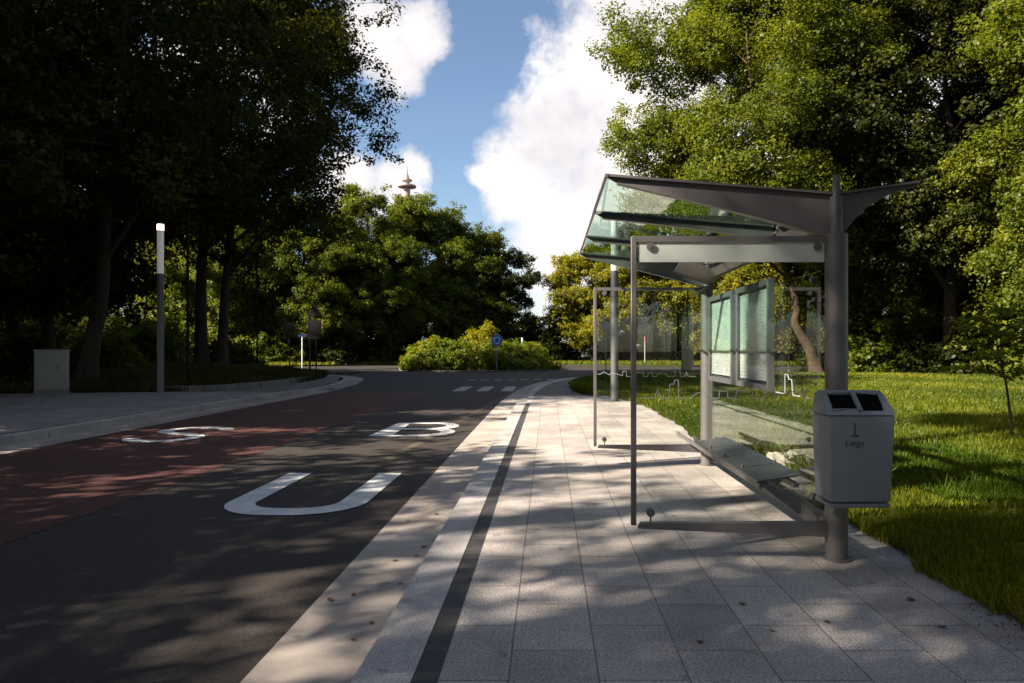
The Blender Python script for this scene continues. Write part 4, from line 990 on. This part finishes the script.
Vs.append(blades(x, y, np.full(len(x), .012), h, w, rng)); Ts.append(.18+.30*pat+.34*np.sin(x*.37+1.2*np.sin(y*.21))*np.sin(y*.31+x*.12)+rng.normal(size=len(x))*.17)
# tall tufts and weeds by the bench and along the edge
tx, ty, th = [], [], []
for (cx_, cy_, r_, k_, hh_) in [(3.1,7.7,.35,260,.42),(3.5,8.6,.4,260,.5),(3.0,9.3,.3,200,.45),(3.3,10.6,.5,260,.45),(2.95,6.7,.25,160,.35),(3.9,9.8,.5,200,.32),(4.3,7.0,.5,160,.2)]:
    tx.append(cx_+rng.normal(size=k_)*r_*.5); ty.append(cy_+rng.normal(size=k_)*r_*.5); th.append(hh_*(.5+.6*rng.random(k_)))
tx, ty, th = map(np.concatenate, (tx, ty, th))
Vs.append(blades(tx, ty, np.full(len(tx), .01), th, np.full(len(tx), .016), rng, .8)); Ts.append(.6+rng.normal(size=len(tx))*.15)
me = quads_mesh('grass', np.concatenate(Vs), np.concatenate(Ts), M['grass']); o = bpy.data.objects.new('grass', me); col.objects.link(o); stuff(o, 'green grass growing on the lawn beside the shelter', 'grass')
# clover and weeds: small flat leaves in the lawn
n = 30000; y = 3.0*(42/3.0)**rng.random(n); x = lawn_x(y) + .02 + rng.random(n)**1.3*(y*.78+2-lawn_x(y)).clip(1, 40); keep = (x < 45)
x, y = x[keep], y[keep]; c = np.stack([x, y, .02+.06*rng.random(len(x))], 1)
V = leaf_quads(c, np.array([0,0,1.])+rng.normal(size=c.shape)*.4, (.022+.0022*y)*(.6+.8*rng.random(len(x))), rng, .8)
me = quads_mesh('ground_cover', V, .5+rng.normal(size=len(x))*.2, M['grass']); o = bpy.data.objects.new('ground_cover', me); col.objects.link(o); stuff(o, 'small clover and weed leaves among the lawn grass', 'ground cover')
# verge mound and far verges
mv = np.array([v.co[:] for v in mo.data.vertices]).reshape(ny+1, nx+1, 3)
n = 60000; fi = rng.random(n)*nx; fj = rng.random(n)*ny; i0 = fi.astype(int); j0 = fj.astype(int); a = (fi-i0)[:, None]; b_ = (fj-j0)[:, None]
p = mv[j0,i0]*(1-a)*(1-b_)+mv[j0,i0+1]*a*(1-b_)+mv[j0+1,i0]*(1-a)*b_+mv[j0+1,i0+1]*a*b_
h = .12+.26*rng.random(n)**2; V1 = blades(p[:,0], p[:,1], p[:,2]-.01, h, np.full(n, .045), rng); t1 = .45+.25*np.sin(p[:,0]*1.4)*np.sin(p[:,1]*.9)+rng.normal(size=n)*.2
n = 40000; x = -70+145*rng.random(n); y = 66.9+13*rng.random(n)**1.3
ok = ~((((x+6)/20.5)**2+((y-61)/14.6)**2) < 1.1)
x, y = x[ok], y[ok]; V2 = blades(x, y, np.full(len(x), -.03), .15+.25*rng.random(len(x)), np.full(len(x), .12), rng); t2 = .55+rng.normal(size=len(x))*.2
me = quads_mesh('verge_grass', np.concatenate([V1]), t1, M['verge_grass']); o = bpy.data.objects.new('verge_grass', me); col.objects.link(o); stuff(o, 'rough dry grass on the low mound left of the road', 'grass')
me = quads_mesh('far_grass', V2, t2, M['grass']); o = bpy.data.objects.new('far_grass', me); col.objects.link(o); stuff(o, 'strip of grass on the verge beyond the roundabout', 'grass')
# leaf litter under the left wood
n = 26000; x = -45+32*rng.random(n); y = 21+29*rng.random(n); c = np.stack([x, y, np.full(n, -.13)], 1)
V = leaf_quads(c, np.array([0,0,1.])+rng.normal(size=c.shape)*.3, .12*(.6+.8*rng.random(n)), rng, .7)
lm = leafmat('leaf_litter', [(0,(.03,.02,.008)),(.6,(.08,.045,.015)),(1,(.16,.08,.02))], .1, 1.2)
inb = (x > -34) & (y < 24.5); V = V[~inb]; 
me = quads_mesh('leaf_litter', V, .5+rng.normal(size=len(V))*.25, lm); o = bpy.data.objects.new('leaf_litter', me); col.objects.link(o); stuff(o, 'brown leaf litter on the floor of the left wood', 'leaf litter')
# dry leaves and soil crumbs along the lawn edge of the pavement
n = 5200; y = 2.8+16*rng.random(n)**1.4; x = np.interp(y, LX, LXX) - np.abs(rng.normal(size=n))*(.05+.10*(np.sin(y*2.3)+np.sin(y*5.1+1)>.5)) + .02; c = np.stack([x, y, np.full(n, .004)+.006*rng.random(n)], 1)
V = leaf_quads(c, np.array([0,0,1.])+rng.normal(size=c.shape)*.25, .013*(.5+1.0*rng.random(n)), rng, .7)
me = quads_mesh('edge_debris', V, .4+rng.normal(size=n)*.3, lm); o = bpy.data.objects.new('edge_debris', me); col.objects.link(o); stuff(o, 'brown crumbs and dry bits along the lawn edge of the paving', 'debris')

# single fallen leaves
bm = bmesh.new(); ol = [(0,-.5),(.16,-.3),(.30,-.1),(.26,.1),(.33,.25),(.14,.3),(0,.5),(-.14,.3),(-.33,.25),(-.26,.1),(-.30,-.1),(-.16,-.3)]
c0 = bm.verts.new((0,0,.0)); rv = [bm.verts.new((u, v, .10+.12*abs(u)+.05*v)) for u, v in ol]
for i in range(12): bm.faces.new((c0, rv[i], rv[(i+1) % 12]))
lme = bpy.data.meshes.new('fallen_leaf'); bm.to_mesh(lme); bm.free(); lme.materials.append(M['fallen'])
rl = random.Random(3); spots = [(at(*p, h)[0], at(*p, h)[1], h) for p, h in (((424,547),-.138),((416,556),-.138),((400,584),-.138),((436,540),-.138),((353,640),-.138),((458,508),-.138),((310,483),-.14),((245,556),-.14),((330,520),-.14),((942,627),.004),((827,622),.004),((560,549),.004),((742,604),.004),((700,642),.004),((470,470),-.138),((330,600),-.138))]
for i in range(22): yy = 3.2+14*rl.random(); spots.append((rl.choice([-1.0, -.95, -1.3, .3, 1.2, 2.4, -1.2, 2.3])+rl.uniform(-.15,.15), yy, 0))
for i, (x, y, h) in enumerate(spots):
    h = -.138 if x < -.9 else .004
    o = bpy.data.objects.new('fallen_leaf', lme); col.objects.link(o); s = rl.uniform(.035, .07)
    o.location = (x, y, h-.006*0+.001); o.rotation_euler = (rl.uniform(-.15,.15), rl.uniform(-.15,.15), rl.random()*6.3); o.scale = (s, s, s*.6)
    tag(o, 'single brown fallen leaf lying on the paving, gutter or asphalt', 'leaf', 'fallen leaves')
